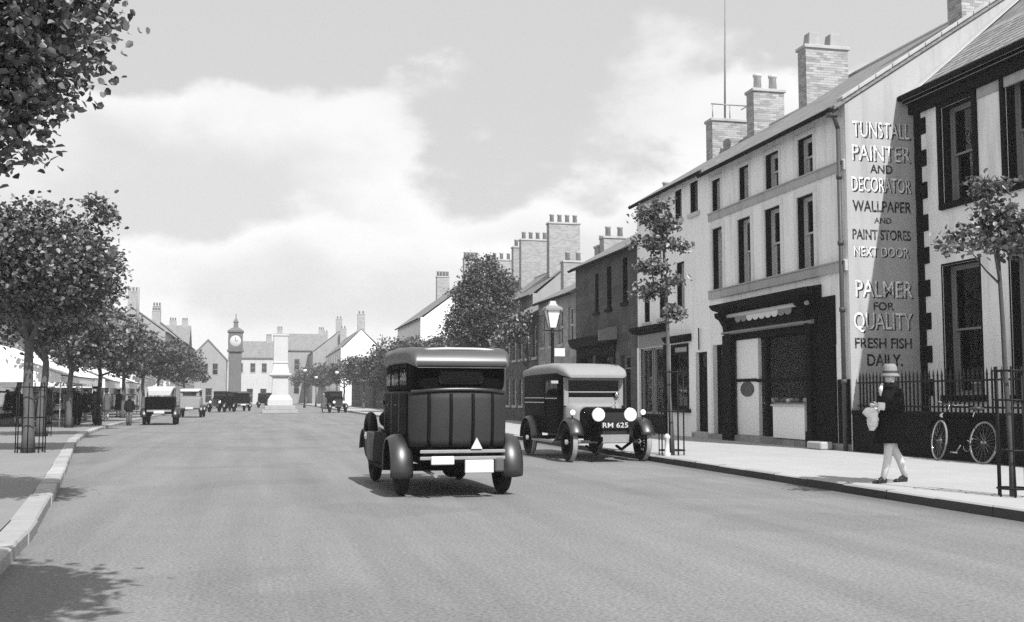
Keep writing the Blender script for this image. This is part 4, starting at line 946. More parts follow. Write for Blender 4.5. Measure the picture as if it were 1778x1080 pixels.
# ------------------------------------------------------------------ motor vehicles (local: +y forward)
def rr(y, w, z0, z1, r=.08, n=5, w0=None):
    """rounded rectangle ring in the xz plane; w half width at top, w0 at bottom"""
    w0 = w if w0 is None else w0; pts = []
    for cx, cz, a0 in ((w - r, z1 - r, 0), (-(w - r), z1 - r, 90), (-(w0 - r), z0 + r, 180), (w0 - r, z0 + r, 270)):
        for k in range(n): a = R(a0 + 90 * k / (n - 1)); pts.append((cx + r * cos(a), y, cz + r * sin(a)))
    return pts
def wheel(parent, x, y, rad, wd=.13, tread='tyre', steer=0., disc=False):
    wz = MB(); prof = []
    for k in range(13):
        a = 2 * pi * k / 12; prof.append((rad - wd * .5 + wd * .5 * cos(a) * 1.0, wd * .5 * sin(a)))
    ty_ = MB().lathe(prof, (0, 0, 0), 'x', 32).build('wheel', tread, parent); ty_.location = (x, y, rad); ty_.rotation_euler = (0, 0, steer)
    ri = rad - wd * .95
    rm = MB().lathe([(ri + .015, -wd * .36), (ri - .02, -wd * .3), (ri - .02, wd * .3), (ri + .015, wd * .36), (ri + .03, 0), (ri + .015, -wd * .36)], (0, 0, 0), 'x', 28)
    rm.build('rim', 'coach' if not disc else 'vangrey', ty_)
    sp_ = MB()
    for k in range(12):
        a = 2 * pi * k / 12; sp_.tube([(0, .04 * cos(a), .04 * sin(a)), (0, ri * cos(a), ri * sin(a))], .016, 5, caps=False)
    sp_.build('spokes', 'coach', ty_)
    MB().lathe([(0, -.1), (.05, -.09), (.065, -.04), (.065, .04), (.05, .09), (0, .1)], (0, 0, 0), 'x', 12).build('hub', 'chrome', ty_)
    return ty_
def wing(parent, x, y, rad, zc, a0, a1, wd, m='fender', tail=None, name='wing', crown=.05, n=16):
    """mudguard: arc in the yz plane around the wheel, a in degrees from +y up; tail: extra (y,z) points"""
    path = []
    for k in range(n + 1):
        a = R(a0 + (a1 - a0) * k / n); path.append((y + rad * cos(a), zc + rad * sin(a), cos(a), sin(a)))
    if tail:
        for (ty_, tz) in tail: path.append((ty_, tz, 0, 1))
    rings = []
    for py, pz, ny_, nz_ in path:
        ring = []
        for j in range(9):
            s_ = -1 + j / 4; h = -crown * s_ * s_; ring.append((x + s_ * wd / 2, py + ny_ * h, pz + nz_ * h))
        for j in range(8, -1, -1):
            s_ = -1 + j / 4; h = -crown * s_ * s_ - .014; ring.append((x + s_ * wd / 2 * .97, py + ny_ * h, pz + nz_ * h))
        rings.append(ring)
    return MB().loft(rings).build(name, m, parent)
def headlamp(parent, x, y, z, r, m='coach', face=1, lens='lens'):
    h = MB().lathe([(0, -.14 * face * r / .13), (r * .5, -.12 * face * r / .13), (r * .9, -.04 * face * r / .13), (r, 0), (r * 1.03, .015 * face), (r * .94, .02 * face)], (x, y, z), 'y', 22).build('headlamp', m, parent)
    MB().lathe([(0, .045 * face * r / .13), (r * .5, .038 * face * r / .13), (r * .95, .018 * face)], (x, y, z), 'y', 22).build('lamp_lens', lens, h)
    return h
def plate_text(parent, s, x0, x1, z0, z1, y, face, m):
    cu = bpy.data.curves.new('registration', 'FONT'); cu.body = s; cu.extrude = .001; cu.offset = .01; cu.resolution_u = 3
    o = bpy.data.objects.new('registration', cu); col.objects.link(o); bpy.context.view_layer.update()
    xs = [c[0] for c in o.bound_box]; zs = [c[1] for c in o.bound_box]; me = bpy.data.meshes.new_from_object(o.evaluated_get(bpy.context.evaluated_depsgraph_get())); bpy.data.objects.remove(o)
    for v in me.vertices:
        c = v.co.copy(); t = (c.x - min(xs)) / (max(xs) - min(xs)); v.co = ((x0 + (x1 - x0) * t) if face < 0 else (x1 - (x1 - x0) * t), y + face * c.z, z0 + (z1 - z0) * c.y / max(zs))
    me.materials.clear(); me.materials.append(M[m]); ob = bpy.data.objects.new('registration', me); col.objects.link(ob); ob.parent = parent
    return ob
# ---- saloon driving away
car = thing('saloon_car', 'black 1920s saloon car driving away with ribbed rear panel', 'car', (2.52, 15.95, 0), .03)
RW, FW = -1.3, 1.38; WR = .37
for sx in (-1, 1):
    wheel(car, sx * .69, RW, WR, .15); wheel(car, sx * .67, FW, WR, .15)
bd = MB().loft([rr(-1.64, .655, .64, 1.375, .06), rr(-1.5, .67, .6, 1.39, .06), rr(-.6, .68, .56, 1.39, .05), rr(.5, .67, .56, 1.39, .05), rr(.92, .58, .56, 1.3, .08)]).build('body', 'coach', car)
hood = MB().loft([rr(.921, .52, .56, 1.25, .14), rr(1.4, .43, .58, 1.2, .14), rr(1.8, .34, .6, 1.15, .12)]).build('bonnet', 'coach', car)
MB().loft([rr(1.801, .35, .52, 1.2, .09), rr(1.88, .35, .52, 1.2, .09)]).build('radiator', 'chrome', car)
# rear panel: curved cloth-covered back with four dark upright battens
def backy(x, z): return -1.945 + .30 * (abs(x) / .655) ** 3.2 + .16 * max(0, (1.0 - z)) ** 1.2 + .1 * max(0, z - 1.2)
rp = MB(); nx, nz_ = 20, 8; rings = []
for j in range(nz_ + 1):
    z = .66 + (1.37 - .66) * j / nz_
    rings.append([(-.655 + 1.31 * i / nx, backy(-.655 + 1.31 * i / nx, z) - .012, z) for i in range(nx + 1)])
rings2 = [[(x, -1.6, z) for x, y, z in r_] for r_ in rings]
full = [a + b[::-1] for a, b in zip(rings, rings2)]
rpn = MB().loft(full).build('rear_panel', 'carpanel', car)
for x in (-.42, -.145, .145, .42):
    MB().loft([[(x - .022, backy(x, z) - .012, z), (x - .018, backy(x, z) - .034, z), (x + .018, backy(x, z) - .034, z), (x + .022, backy(x, z) - .012, z)] for z in np.linspace(.67, 1.35, 7)]).build('batten', 'trim', rpn)
# waist moulding
wm_ = MB().tube([(x, backy(x, 1.37) - .02, 1.375 + .03 * (1 - (x / .62) ** 2)) for x in np.linspace(-.62, .62, 17)], .026, 8)
wm_.build('waist_moulding', 'fender', car)
cab = MB().loft([rr(-1.86, .52, 1.39, 1.72, .1), rr(-1.8, .6, 1.39, 1.78, .1), rr(-1.6, .635, 1.38, 1.82, .06), rr(.35, .635, 1.38, 1.82, .05), rr(.52, .6, 1.38, 1.8, .05)]).build('cabin', 'coachd', car)
rw_ = MB().loft([rr(-1.885, .3, 1.47, 1.66, .05), rr(-1.868, .31, 1.46, 1.67, .05)]).build('rear_window', 'trim', cab)
MB().loft([rr(-1.892, .27, 1.495, 1.635, .04), rr(-1.886, .27, 1.495, 1.635, .04)]).build('pane', 'carglass', rw_)
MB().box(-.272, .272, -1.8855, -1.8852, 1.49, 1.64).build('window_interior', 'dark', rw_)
for sx in (-1, 1):
    for a, b in ((-1.45, -.85), (-.75, -.1), (0, .42)):
        f = MB().box(sx * .632, sx * .645, a, b, 1.44, 1.74).build('side_window', 'trim', cab); MB().box(sx * .6455, sx * .648, a + .03, b - .03, 1.47, 1.71).build('pane', 'carglass', f)
    for a in (-.8, -.05): MB().box(sx * .682, sx * .7, a - .06, a + .04, 1.18, 1.21).build('door_handle', 'chrome', bd)
MB().loft([rr(.53, .56, 1.3, 1.76, .04), rr(.545, .56, 1.3, 1.76, .04)]).build('windscreen', 'carglass', car)
rf_ = MB().loft([rr(-1.9, .56, 1.685, 1.70, .006), rr(-1.975, .6, 1.68, 1.715, .015), rr(-1.94, .63, 1.69, 1.79, .045), rr(-1.9, .65, 1.69, 1.87, .07), rr(-1.8, .665, 1.70, 1.925, .09), rr(-1.5, .69, 1.74, 1.965, .09), rr(-.6, .70, 1.76, 1.99, .09), rr(.3, .69, 1.76, 1.98, .09), rr(.62, .66, 1.76, 1.93, .07), rr(.72, .62, 1.77, 1.85, .03)]).build('roof', 'carroof', car)
MB().tube([(x, -1.8 + .08 * (abs(x) / .66) ** 3, 1.935 - .09 * (x / .66) ** 4) for x in np.linspace(-.66, .66, 15)], .018, 8).build('roof_beading', 'paletrim', rf_)
for sx in (-1, 1):
    wing(car, sx * .74, RW, .45, WR, -8, 196, .30, 'fender', crown=.06)
    wing(car, sx * .72, FW, .47, WR + .02, 15, 165, .32, 'fender', tail=[(.72, .42), (.55, .37)], crown=.05)
    MB().box(sx * .66, sx * .88, RW + .42, .62, .33, .365).build('running_board', 'trim', car)
    MB().box(sx * .6, sx * .66, RW + .4, .9, .37, .57).build('valance', 'coachd', car)
    # side lamps on the front wings
    headlamp(car, sx * .72, FW - .02, .98, .055, 'coach')
    MB().tube([(sx * .72, FW - .05, .85), (sx * .72, FW - .05, .95)], .015, 6).build('lamp_stalk', 'coach', car)
    headlamp(car, sx * .42, 1.85, .95, .13, 'coach')
tbx = MB().loft([rr(.05, .1, .37, .8, .03), rr(.75, .1, .37, .8, .03)]).xf(Matrix.Translation((-.79, 0, 0))).build('luggage_trunk', 'hide', car)
sw_ = wheel(car, -.80, .98, .36, .15); sw_.location.z = .72; sw_.name = 'spare_wheel'
# chassis tail: petrol tank, springs, bumper, plates and warning triangle
MB().loft([rr(-1.85, .46, .44, .68, .09), rr(-1.58, .46, .44, .68, .09)]).build('petrol_tank', 'coachd', car)
MB().box(-.4, .4, -1.5, 1.7, .4, .5).build('chassis', 'coachd', car)
MB().tube([(-.69, RW, WR), (.69, RW, WR)], .05, 8).build('rear_axle', 'coachd', car)
MB().ball((0, RW, WR), .14).build('differential', 'coachd', car)
for z in (.50, .585): MB().box(-.56, .56, -2.02, -2.0, z, z + .045).build('bumper_bar', 'irong', car, .008)
for x in (-.4, .4): MB().box(x - .03, x + .03, -2.0, -1.8, .5, .62).build('bumper_bracket', 'coachd', car)
for sx in (-1, 1):                                          # door joints and hinges on the body side
    for a in (-1.05, -.35, .3): MB().box(sx * .683, sx * .686, a, a + .012, .62, 1.36).build('door_joint', 'irong', bd)
    for z in (.75, 1.2): MB().box(sx * .684, sx * .7, .3, .36, z, z + .05).build('hinge', 'coachd', bd)
np_ = MB().box(.02, .4, -2.05, -2.022, .33, .5).build('number_plate', 'platew', car, .01)
MB().box(-.42, -.12, -2.05, -2.024, .44, .55).build('left_plate', 'platew', car, .01)
MB().prism([(.1, -2.04, .64), (.25, -2.04, .64), (.175, -2.04, .785)], (0, .012, 0)).build('warning_triangle', 'platew', car)
MB().box(.42, .54, -2.04, -1.96, .34, .52).build('tail_lamp', 'red', car, .02)
MB().tube([(-.35, -1.0, .33), (-.35, -2.0, .30)], .025, 8).build('exhaust_pipe', 'irong', car)

# ---- parked delivery van facing the camera
van = thing('delivery_van', 'black delivery van with pale grey roof and windscreen frame parked by the kerb', 'van', (6.88, 22.85, 0), pi + .045)
VR = .4; VF, VB = 1.38, -1.42
for sx in (-1, 1):
    for yy in (VF, VB):
        wh = wheel(van, sx * .79, yy, VR, .15, 'tyre')
        MB().lathe([(VR - .012, -.05), (VR + .003, -.03), (VR + .004, .03), (VR - .012, .05)], (0, 0, 0), 'x', 32).build('tread', 'tyred', wh)
vb = MB().loft([rr(-2.15, .70, .55, 1.8, .06), rr(-2.1, .72, .52, 1.84, .05), rr(.35, .72, .52, 1.84, .05), rr(.52, .70, .52, 1.74, .05)]).build('body', 'coach', van)
for z in (1.18, 1.28):
    for sx in (-1, 1): MB().box(sx * .721, sx * .728, -2.05, -.55, z, z + .02).build('coach_line', 'paletrim', vb)
# cab sides with open upper half
for sx in (-1, 1):
    sw2 = MB().box(sx * .705, sx * .723, -.45, .4, 1.3, 1.68).build('side_window', 'dark', van); MB().box(sx * .7235, sx * .726, -.43, .38, 1.32, 1.66).build('pane', 'carglass', sw2)
    MB().box(sx * .722, sx * .732, -.5, -.46, .62, 1.7).build('door_edge', 'coachd', van)
    MB().box(sx * .727, sx * .735, -.46, .38, 1.27, 1.29).build('coach_line', 'paletrim', van)
# windscreen frame, scuttle
fr2 = MB()
for q in ((-.66, -.56, 1.12, 1.72), (.56, .66, 1.12, 1.72), (-.56, .56, 1.66, 1.72), (-.56, .56, 1.12, 1.3), (-.56, .56, 1.395, 1.425)): fr2.box(q[0], q[1], .6, .66, q[2], q[3])
fr2.build('windscreen_frame', 'vangrey', van, .01)
MB().box(-.56, .56, .622, .63, 1.3, 1.66).build('windscreen', 'carglass', van)
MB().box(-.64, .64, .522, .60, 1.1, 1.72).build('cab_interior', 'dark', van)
MB().loft([rr(.53, .64, .56, 1.16, .1), rr(.68, .62, .58, 1.19, .12), rr(.95, .45, .6, 1.12, .14)]).build('scuttle', 'vangrey', van)
MB().loft([rr(.951, .42, .58, 1.10, .15), rr(1.4, .36, .58, 1.07, .15), rr(1.78, .31, .6, 1.04, .12)]).build('bonnet', 'coach', van)
rd = MB().loft([rr(1.781, .32, .5, 1.08, .09), rr(1.86, .32, .5, 1.08, .09)]).build('radiator', 'coachd', van)
MB().loft([rr(1.861, .26, .56, 1.0, .05), rr(1.868, .26, .56, 1.0, .05)]).build('radiator_core', 'dark', rd)
MB().lathe([(.04, 1.08), (.045, 1.12), (.02, 1.15), (.05, 1.19), (.0, 1.24)], (0, 1.82, 0), n=10).build('radiator_cap', 'chrome', rd)
# roof: pale grey, domed, with a rounded peak over the windscreen
MB().loft([rr(-2.2, .7, 1.78, 1.86, .03), rr(-2.15, .75, 1.77, 1.93, .07), rr(-1.4, .76, 1.78, 2.02, .11), rr(-.2, .75, 1.78, 2.04, .12), rr(.4, .73, 1.76, 2.0, .11), rr(.72, .70, 1.73, 1.92, .09), rr(.86, .66, 1.715, 1.83, .05), rr(.9, .6, 1.71, 1.76, .02)]).build('roof', 'vanroof', van)
for sx in (-1, 1):
    wing(van, sx * .76, VF, .5, VR, 18, 160, .29, 'fender', tail=[(.68, .46), (.5, .4)], crown=.06)
    wing(van, sx * .77, VB, .5, VR, 0, 180, .27, 'fender', crown=.05)
    MB().box(sx * .7, sx * .9, VB + .5, .6, .36, .4).build('running_board', 'irong', van)
    headlamp(van, sx * .34, 1.86, .955, .14, 'chrome')
    headlamp(van, sx * .76, VF + .12, 1.0, .06, 'chrome')
    MB().tube([(sx * .76, VF + .08, .86), (sx * .76, VF + .1, .96)], .015, 6).build('lamp_stalk', 'coach', van)
    MB().box(sx * .3, sx * .36, 1.0, 2.02, .42, .52).build('chassis_horn', 'coachd', van, .01)
    MB().tube([(sx * .33, 1.1, .3), (sx * .33, 1.4, .24), (sx * .33, 1.95, .42)], .03, 6).build('leaf_spring', 'coachd', van)
MB().tube([(-.34, 1.84, .92), (.34, 1.84, .92)], .018, 8).build('lamp_bar', 'coach', van)
MB().tube([(-.76, VF, VR), (.76, VF, VR)], .035, 8).build('front_axle', 'irong', van)
MB().tube([(-.76, VB, VR), (.76, VB, VR)], .045, 8).build('rear_axle', 'coachd', van)
MB().tube([(0, -1.4, 2.0), (0, -1.4, 2.0)], .001, 4) 
vp = MB().box(-.3, .3, 1.9, 1.915, .68, .82).build('number_plate', 'plateb', van)
plate_text(vp, 'RM 625', -.27, .27, .70, .80, 1.9165, 1, 'paletrim')
MB().box(-.3, .3, 1.88, 1.895, .40, .56).build('front_apron', 'irong', van)
mr = MB().ball((-.5, .72, 1.36), (.05, .03, .05)).build('mirror', 'chrome', van)
MB().tube([(.66, .64, 1.6), (.8, .68, 1.62)], .012, 6).build('mirror_arm', 'coach', van)
MB().box(.8, .95, .66, .69, 1.59, 1.65).build('side_mirror', 'chrome', van)

# ---- distant cars
def small_car(label, loc, rz, tourer=False, pale=False, rear=True, sc=1.0):
    c = thing('parked_car', label, 'car', loc, rz)
    for sx in (-1, 1):
        for yy in (-1.25, 1.3):
            w_ = MB().lathe([(.2, -.07), (.33, -.075), (.37, -.04), (.37, .04), (.33, .075), (.2, .07), (.05, .05), (0, .05)], (0, 0, 0), 'x', 20).build('wheel', 'tyre', c); w_.location = (sx * .68, yy, .37)
            wing(c, sx * .7, yy, .45, .37, 0, 180, .28, 'fender', n=10)
        MB().box(sx * .62, sx * .85, -.9, .95, .33, .37).build('running_board', 'trim', c)
        headlamp(c, sx * .42, 1.86, .9, .12, 'chrome')
    bm_ = 'coach' if not pale else 'vangrey'
    MB().loft([rr(-1.8, .56, .6, 1.25, .1), rr(-1.6, .66, .52, 1.34, .08), rr(.5, .66, .52, 1.34, .06), rr(.9, .55, .52, 1.25, .08)]).build('body', bm_, c)
    MB().loft([rr(.901, .46, .55, 1.18, .14), rr(1.78, .33, .58, 1.1, .1)]).build('bonnet', bm_, c)
    MB().loft([rr(1.781, .34, .5, 1.15, .08), rr(1.86, .34, .5, 1.15, .08)]).build('radiator', 'chrome', c)
    if not tourer:
        cb_ = MB().loft([rr(-1.7, .58, 1.33, 1.7, .06), rr(.5, .6, 1.33, 1.76, .05)]).build('cabin', 'coachd' if not pale else 'vangrey', c)
        MB().box(-.42, .42, -1.725, -1.7, 1.42, 1.64).build('rear_window', 'glass', cb_)
        MB().box(-.52, .52, .505, .52, 1.4, 1.7).build('windscreen', 'dark', cb_)
        for sx in (-1, 1): MB().box(sx * .6, sx * .615, -1.3, .3, 1.42, 1.68).build('side_window', 'dark', cb_)
    else:
        # open tourer: raised hood on hoops
        MB().loft([rr(-1.75, .5, 1.4, 1.62, .06), rr(-1.4, .6, 1.66, 1.8, .06), rr(.3, .62, 1.74, 1.84, .05), rr(.6, .6, 1.74, 1.8, .02)]).build('hood', 'hideg', c)
        for sx in (-1, 1):
            MB().tube([(sx * .58, .5, 1.3), (sx * .58, .55, 1.76)], .02, 6).build('hood_strut', 'coachd', c); MB().tube([(sx * .58, -1.3, 1.3), (sx * .58, -.7, 1.74)], .02, 6).build('hood_strut', 'coachd', c)
    if not tourer:
        MB().loft([rr(-1.8, .56, 1.68, 1.74, .02), rr(-1.6, .64, 1.7, 1.84, .08), rr(0, .66, 1.74, 1.88, .08), rr(.6, .62, 1.74, 1.82, .04)]).build('roof', 'hideg' if pale else 'fender', c)
    MB().box(-.24, .24, -1.9, -1.87, .55, .68).build('number_plate', 'platew', c)
    MB().box(-.55, .55, -1.86, -1.82, .62, .72).build('luggage_bar', 'irong', c)
    return c
small_car('dark tourer with pale raised hood parked at the left kerb beside the boy', (-4.55, 55.8, 0), .02, tourer=True)
small_car('pale grey saloon parked in front of the dark tourer at the left kerb', (-4.25, 75.5, 0), -.03, pale=True)
small_car('dark car standing beyond the pale saloon towards the clock tower', (-3.1, 101, 0), pi - .3)
small_car('small dark car parked beside the clock tower', (-1.7, 108, 0), .2)
small_car('distant dark car with bright lamps facing down the street at the right kerb', (6.4, 95.5, 0), pi + .15)
small_car('very distant car passing behind the white pillar', (1.2, 140, 0), pi + .4)
# ------------------------------------------------------------------ people
def skin_body(name, verts, edges, radii, root_i, m, parent, sub=2):
    me = bpy.data.meshes.new(name); me.from_pydata(verts, edges, []); me.materials.append(M[m])
    o = bpy.data.objects.new(name, me); col.objects.link(o); o.parent = parent
    sk_ = o.modifiers.new('skin', 'SKIN'); sk_.use_smooth_shade = True
    if not me.skin_vertices: bpy.context.view_layer.update()
    sv = me.skin_vertices[0].data
    for i, r_ in enumerate(radii):
        sv[i].radius = r_ if isinstance(r_, tuple) else (r_, r_); sv[i].use_root = (i == root_i)
    s_ = o.modifiers.new('sub', 'SUBSURF'); s_.levels = sub; s_.render_levels = sub
    return o
def ell(z, cx, cy, rx, ry, n=22, jit=0., ph=0.):
    return [(cx + rx * cos(2 * pi * k / n) * (1 + jit * sin(7 * 2 * pi * k / n + ph)), cy + ry * sin(2 * pi * k / n) * (1 + jit * sin(7 * 2 * pi * k / n + ph)), z) for k in range(n)]
def person(label, loc, rz, ht=1.6, coat='coat', hem=.52, stride=.14, arms='down', hat='cloche', hatm='hat', legs='stocking', headturn=0., fingers=False, skirt=True, tilt=0.):
    p_ = thing('person', label, 'person', loc, rz); k = ht / 1.6; V = []; E = []; Rr = []
    def add(c, r_, par=None):
        V.append((c[0] * k, c[1] * k, c[2] * k)); Rr.append((r_[0] * k, r_[1] * k) if isinstance(r_, tuple) else r_ * k)
        if par is not None: E.append((par, len(V) - 1))
        return len(V) - 1
    pel = add((0, 0, .86), (.13, .1)); wa = add((0, 0, 1.02), (.115, .085), pel); ch = add((0, .0, 1.19), (.13, .095), wa); nb = add((0, 0, 1.30), (.06, .055), ch); nk = add((0, .01, 1.345), .047, nb)
    fx, fy = sin(headturn), cos(headturn)
    hd1 = add((fx * .02, .015 + fy * .02, 1.40), (.062, .066), nk); hd2 = add((fx * .015, .01 + fy * .02, 1.47), (.074, .086), hd1); hd3 = add((0, .01, 1.545), (.06, .07), hd2)
    hips = []
    for sx, st in ((-1, stride), (1, -stride)):
        h = add((sx * .075, 0, .80), .085, pel); kn = add((sx * .07, st * .55 + .02, .45), .052, h); cf = add((sx * .068, st * .8 - .015, .31), .05, kn); an = add((sx * .066, st * 1.15 - (.03 if st < 0 else 0), .085 if st > 0 else .1), .032, cf)
        he = add((sx * .066, st * 1.15 - .01, .045), .034, an); to = add((sx * .07, st * 1.15 + .13, .03), (.032, .022), he); hips.append((kn, cf, an, he, to))
    hands = []
    for sx in (-1, 1):
        sh = add((sx * .15, 0, 1.265), .052, ch)
        if arms == 'down': el_, wr = (sx * .21, -.03 + .06 * sx, 1.03), (sx * .22, .06 * sx + .05, .81)
        elif arms == 'carry': el_, wr = (sx * .2, .0, 1.03), (sx * .06, .24, 1.06 if sx < 0 else .98)
        e = add(el_, .04, sh); w_ = add(wr, .026, e); d = (Vector(wr) - Vector(el_)).normalized()
        pm = Vector(wr) + d * .06; pa = add(pm, (.034, .018), w_); hands.append((pm, d, sx, w_))
        if fingers:
            sd = Vector((0, 0, 1)).cross(d).normalized(); up_ = d.cross(sd)
            for q in range(4):
                b_ = pm + d * .03 + up_ * (.022 - .0145 * q); ln = (.034, .04, .037, .028)[q]
                f1 = add(b_ + d * ln, .0085, pa); f2 = add(b_ + d * ln * 1.3 - sd * sx * .025, .0075, f1)
            t1 = add(pm + up_ * .035 + d * -.01, .0095, pa); add(pm + up_ * .05 + d * .03, .008, t1)
    nose = add((fx * .095, .01 + fy * .105, 1.455), .012, hd2)
    skin_body('body', V, E, Rr, pel, 'skin', p_)
    kk = lambda pts: [tuple(c * k for c in q) for q in pts]
    # face
    ex, ey = cos(headturn), -sin(headturn)
    for s_ in (-1, 1): MB().ball((k * (fx * .083 + s_ * ex * .03), k * (.01 + fy * .088 + s_ * ey * .03), 1.475 * k), .011 * k, 8, 6).build('eye', 'hair', p_)
    MB().ball((k * fx * .09, k * (.012 + fy * .094), 1.415 * k), (.022 * k, .012 * k, .006 * k), 8, 6).build('mouth', 'red', p_)
    MB().ball((-fx * .02 * k, k * (.005 - fy * .02), 1.5 * k), (.082 * k, .09 * k, .085 * k)).build('hair', 'hair', p_)
    # legs clothing and shoes
    for (kn, cf, an, he, to) in hips:
        P = [Vector(V[i]) for i in (kn, cf, an)]
        top = P[0] + (P[0] - P[1]).normalized() * .2 * k
        if legs == 'stocking': MB().tube([top, P[0], P[1], P[2] + Vector((0, 0, -.03 * k))], [.075 * k, .056 * k, .055 * k, .037 * k], 12).build('stocking', 'stocking', p_)
        else: MB().tube([top + Vector((0, 0, .25 * k)), P[0], P[1], P[2] + Vector((0, 0, -.03 * k))], [.1 * k, .078 * k, .074 * k, .07 * k], 12).build('trouser_leg', legs, p_)
        H_, T_ = Vector(V[he]), Vector(V[to]); u = (T_ - H_)
        rg = [[(H_.x + sx_ * w_ * k * cos(a), H_.y + u.y * t, max(.0, zz * k * (.5 + .5 * sin(a)) if True else 0) + (0 if t > .1 else 0)) for a in np.linspace(0, 2 * pi, 13)[:-1] for sx_ in (1,)] for t, w_, zz in ((-.32, .02, .05), (-.25, .034, .085), (.15, .036, .1), (.5, .036, .075), (.9, .042, .05), (1.15, .036, .04), (1.25, .015, .02))]
        MB().loft(rg).build('shoe', 'shoe', p_)
    # coat with sleeves and collar
    if skirt:
        rg = [ell(hem * k, 0, 0.01 * k, .2 * k, .255 * k, 28, .06), ell((hem + .15) * k, 0, .005, .2 * k, .225 * k, 28, .045, .3), ell(.86 * k, 0, 0, .195 * k, .175 * k, 28), ell(1.02 * k, 0, 0, .17 * k, .145 * k, 28), ell(1.17 * k, 0, .005, .185 * k, .15 * k, 28), ell(1.27 * k, 0, 0, .175 * k, .105 * k, 28), ell(1.32 * k, 0, 0, .1 * k, .08 * k, 28), ell(1.35 * k, 0, .0, .07 * k, .07 * k, 28)]
    else:
        rg = [ell(.72 * k, 0, 0, .18 * k, .15 * k, 28), ell(.9 * k, 0, 0, .175 * k, .145 * k, 28), ell(1.05 * k, 0, 0, .17 * k, .135 * k, 28), ell(1.18 * k, 0, .005, .19 * k, .145 * k, 28), ell(1.27 * k, 0, 0, .175 * k, .1 * k, 28), ell(1.32 * k, 0, 0, .09 * k, .075 * k, 28), ell(1.35 * k, 0, .0, .065 * k, .065 * k, 28)]
    ct_ = MB().loft(rg).build('coat', coat, p_)
    for (pm, d, sx, w_) in hands:
        sh = Vector((sx * .15 * k, 0, 1.265 * k)); e = Vector(V[w_ - 1]); wr = Vector(V[w_])
        MB().tube([sh + Vector((-.03 * sx * k, 0, .01)), sh + (e - sh) * .15, e, e + (wr - e) * .5, wr - (wr - e).normalized() * .02], [.06 * k, .072 * k, .06 * k, .056 * k, .05 * k], 12).build('sleeve', coat, ct_)
        if arms == 'carry': MB().tube([wr - (wr - e).normalized() * .06, wr + (wr - e).normalized() * .03], [.056 * k, .05 * k], 12).build('cuff', 'parcel', ct_)
    MB().lathe([(.05 * k, 1.33 * k), (.1 * k, 1.3 * k), (.115 * k, 1.33 * k), (.085 * k, 1.39 * k), (.06 * k, 1.38 * k)], (0, 0, 0), n=18).build('collar', coat, ct_)
    if hat == 'cloche':
        MB().lathe([(.128 * k, 1.47 * k), (.135 * k, 1.478 * k), (.112 * k, 1.505 * k), (.1 * k, 1.53 * k), (.095 * k, 1.59 * k), (.084 * k, 1.63 * k), (.06 * k, 1.648 * k), (.03 * k, 1.642 * k), (0, 1.638 * k)], (0, .008 * k, 0), n=24).build('hat', hatm, p_)
        MB().lathe([(.108 * k, 1.515 * k), (.103 * k, 1.535 * k), (.1 * k, 1.552 * k)], (0, .008 * k, 0), n=24).build('hat_band', 'hatb', p_)
    elif hat == 'cap':
        MB().lathe([(.09 * k, 1.525 * k), (.115 * k, 1.55 * k), (.105 * k, 1.59 * k), (.05 * k, 1.605 * k), (0, 1.605 * k)], (0, .015 * k, 0), n=18).box(-.06 * k, .06 * k, .08 * k, .155 * k, 1.535 * k, 1.547 * k).build('hat', hatm, p_)
    return p_
wo = person('woman in dark coat and pale hat crossing the pavement with a white bundle', (8.62, 13.75, .12), R(97), 1.6, 'coat', .55, .2, 'carry', 'cloche', 'hat', headturn=R(-62), fingers=True)
# white scarf end and the bundle she carries
MB().tube([(.06, .085, 1.37), (.05, .13, 1.3), (.04, .145, 1.2)], [.022, .028, .012], 8).build('scarf', 'parcel', wo)
bu = MB()
for q, (px_, py_, pz_, ln_, wd_) in enumerate([(.0, .3, 1.0, .22, .05), (-.03, .36, .97, .2, .045), (.05, .27, .98, .26, .05), (-.02, .44, 1.0, .1, .04), (.02, .33, 1.04, .1, .06)]):
    rings = []
    for j in range(9):
        t = j / 8; rad = wd_ * (.25 + 1.2 * sin(pi * min(1, t * .8 + .12)) ** .8); ring = []
        for i in range(14):
            a = 2 * pi * i / 14; w_ = rad * (1 + .3 * mnoise.noise(Vector((cos(a) * 2 + q, sin(a) * 2, t * 4)))) 
            ring.append((px_ + w_ * cos(a) + .03 * t * sin(q * 2), py_ + w_ * sin(a) + .05 * t * cos(q * 3), pz_ - ln_ * t))
        rings.append(ring)
    bu.loft(rings)
bu = bu.build('parcel', 'parcel'); bu.location = wo.location; bu.rotation_euler = wo.rotation_euler
tag(bu, 'crumpled white paper bundle held by the woman in the dark coat', 'parcel')
person('boy in dark jacket standing behind the parked tourer at the left kerb', (-5.8, 53.6, 0), 0., 1.42, 'coat', .5, .05, 'down', 'cap', 'coatg', legs='coatg', skirt=False)
person('person in black with white hat on the left pavement under the awnings', (-7.6, 50.5, .12), .6, 1.6, 'coat', .35, .05, 'down', 'cloche', 'parcel', legs='coat')
person('man in dark suit walking between the left street trees', (-6.9, 50.6, .12), 2.9, 1.66, 'coat', .5, .12, 'down', 'cap', 'coat', legs='coat', skirt=False)
person('woman with pale blouse standing in the shade of the large left awning', (-9.1, 52.5, .12), 1.2, 1.55, 'coatg', .4, .04, 'down', 'cloche', 'hat')
person('person in grey looking into the shop below the tilted awning', (-8.0, 63, .12), .3, 1.62, 'coatg', .4, .05, 'down', 'cloche', 'coat')
person('person in grey coat standing on the road near the distant parked car', (5.3, 92, 0), 2.6, 1.6, 'coatg', .4, .1, 'down', 'cloche', 'hat')
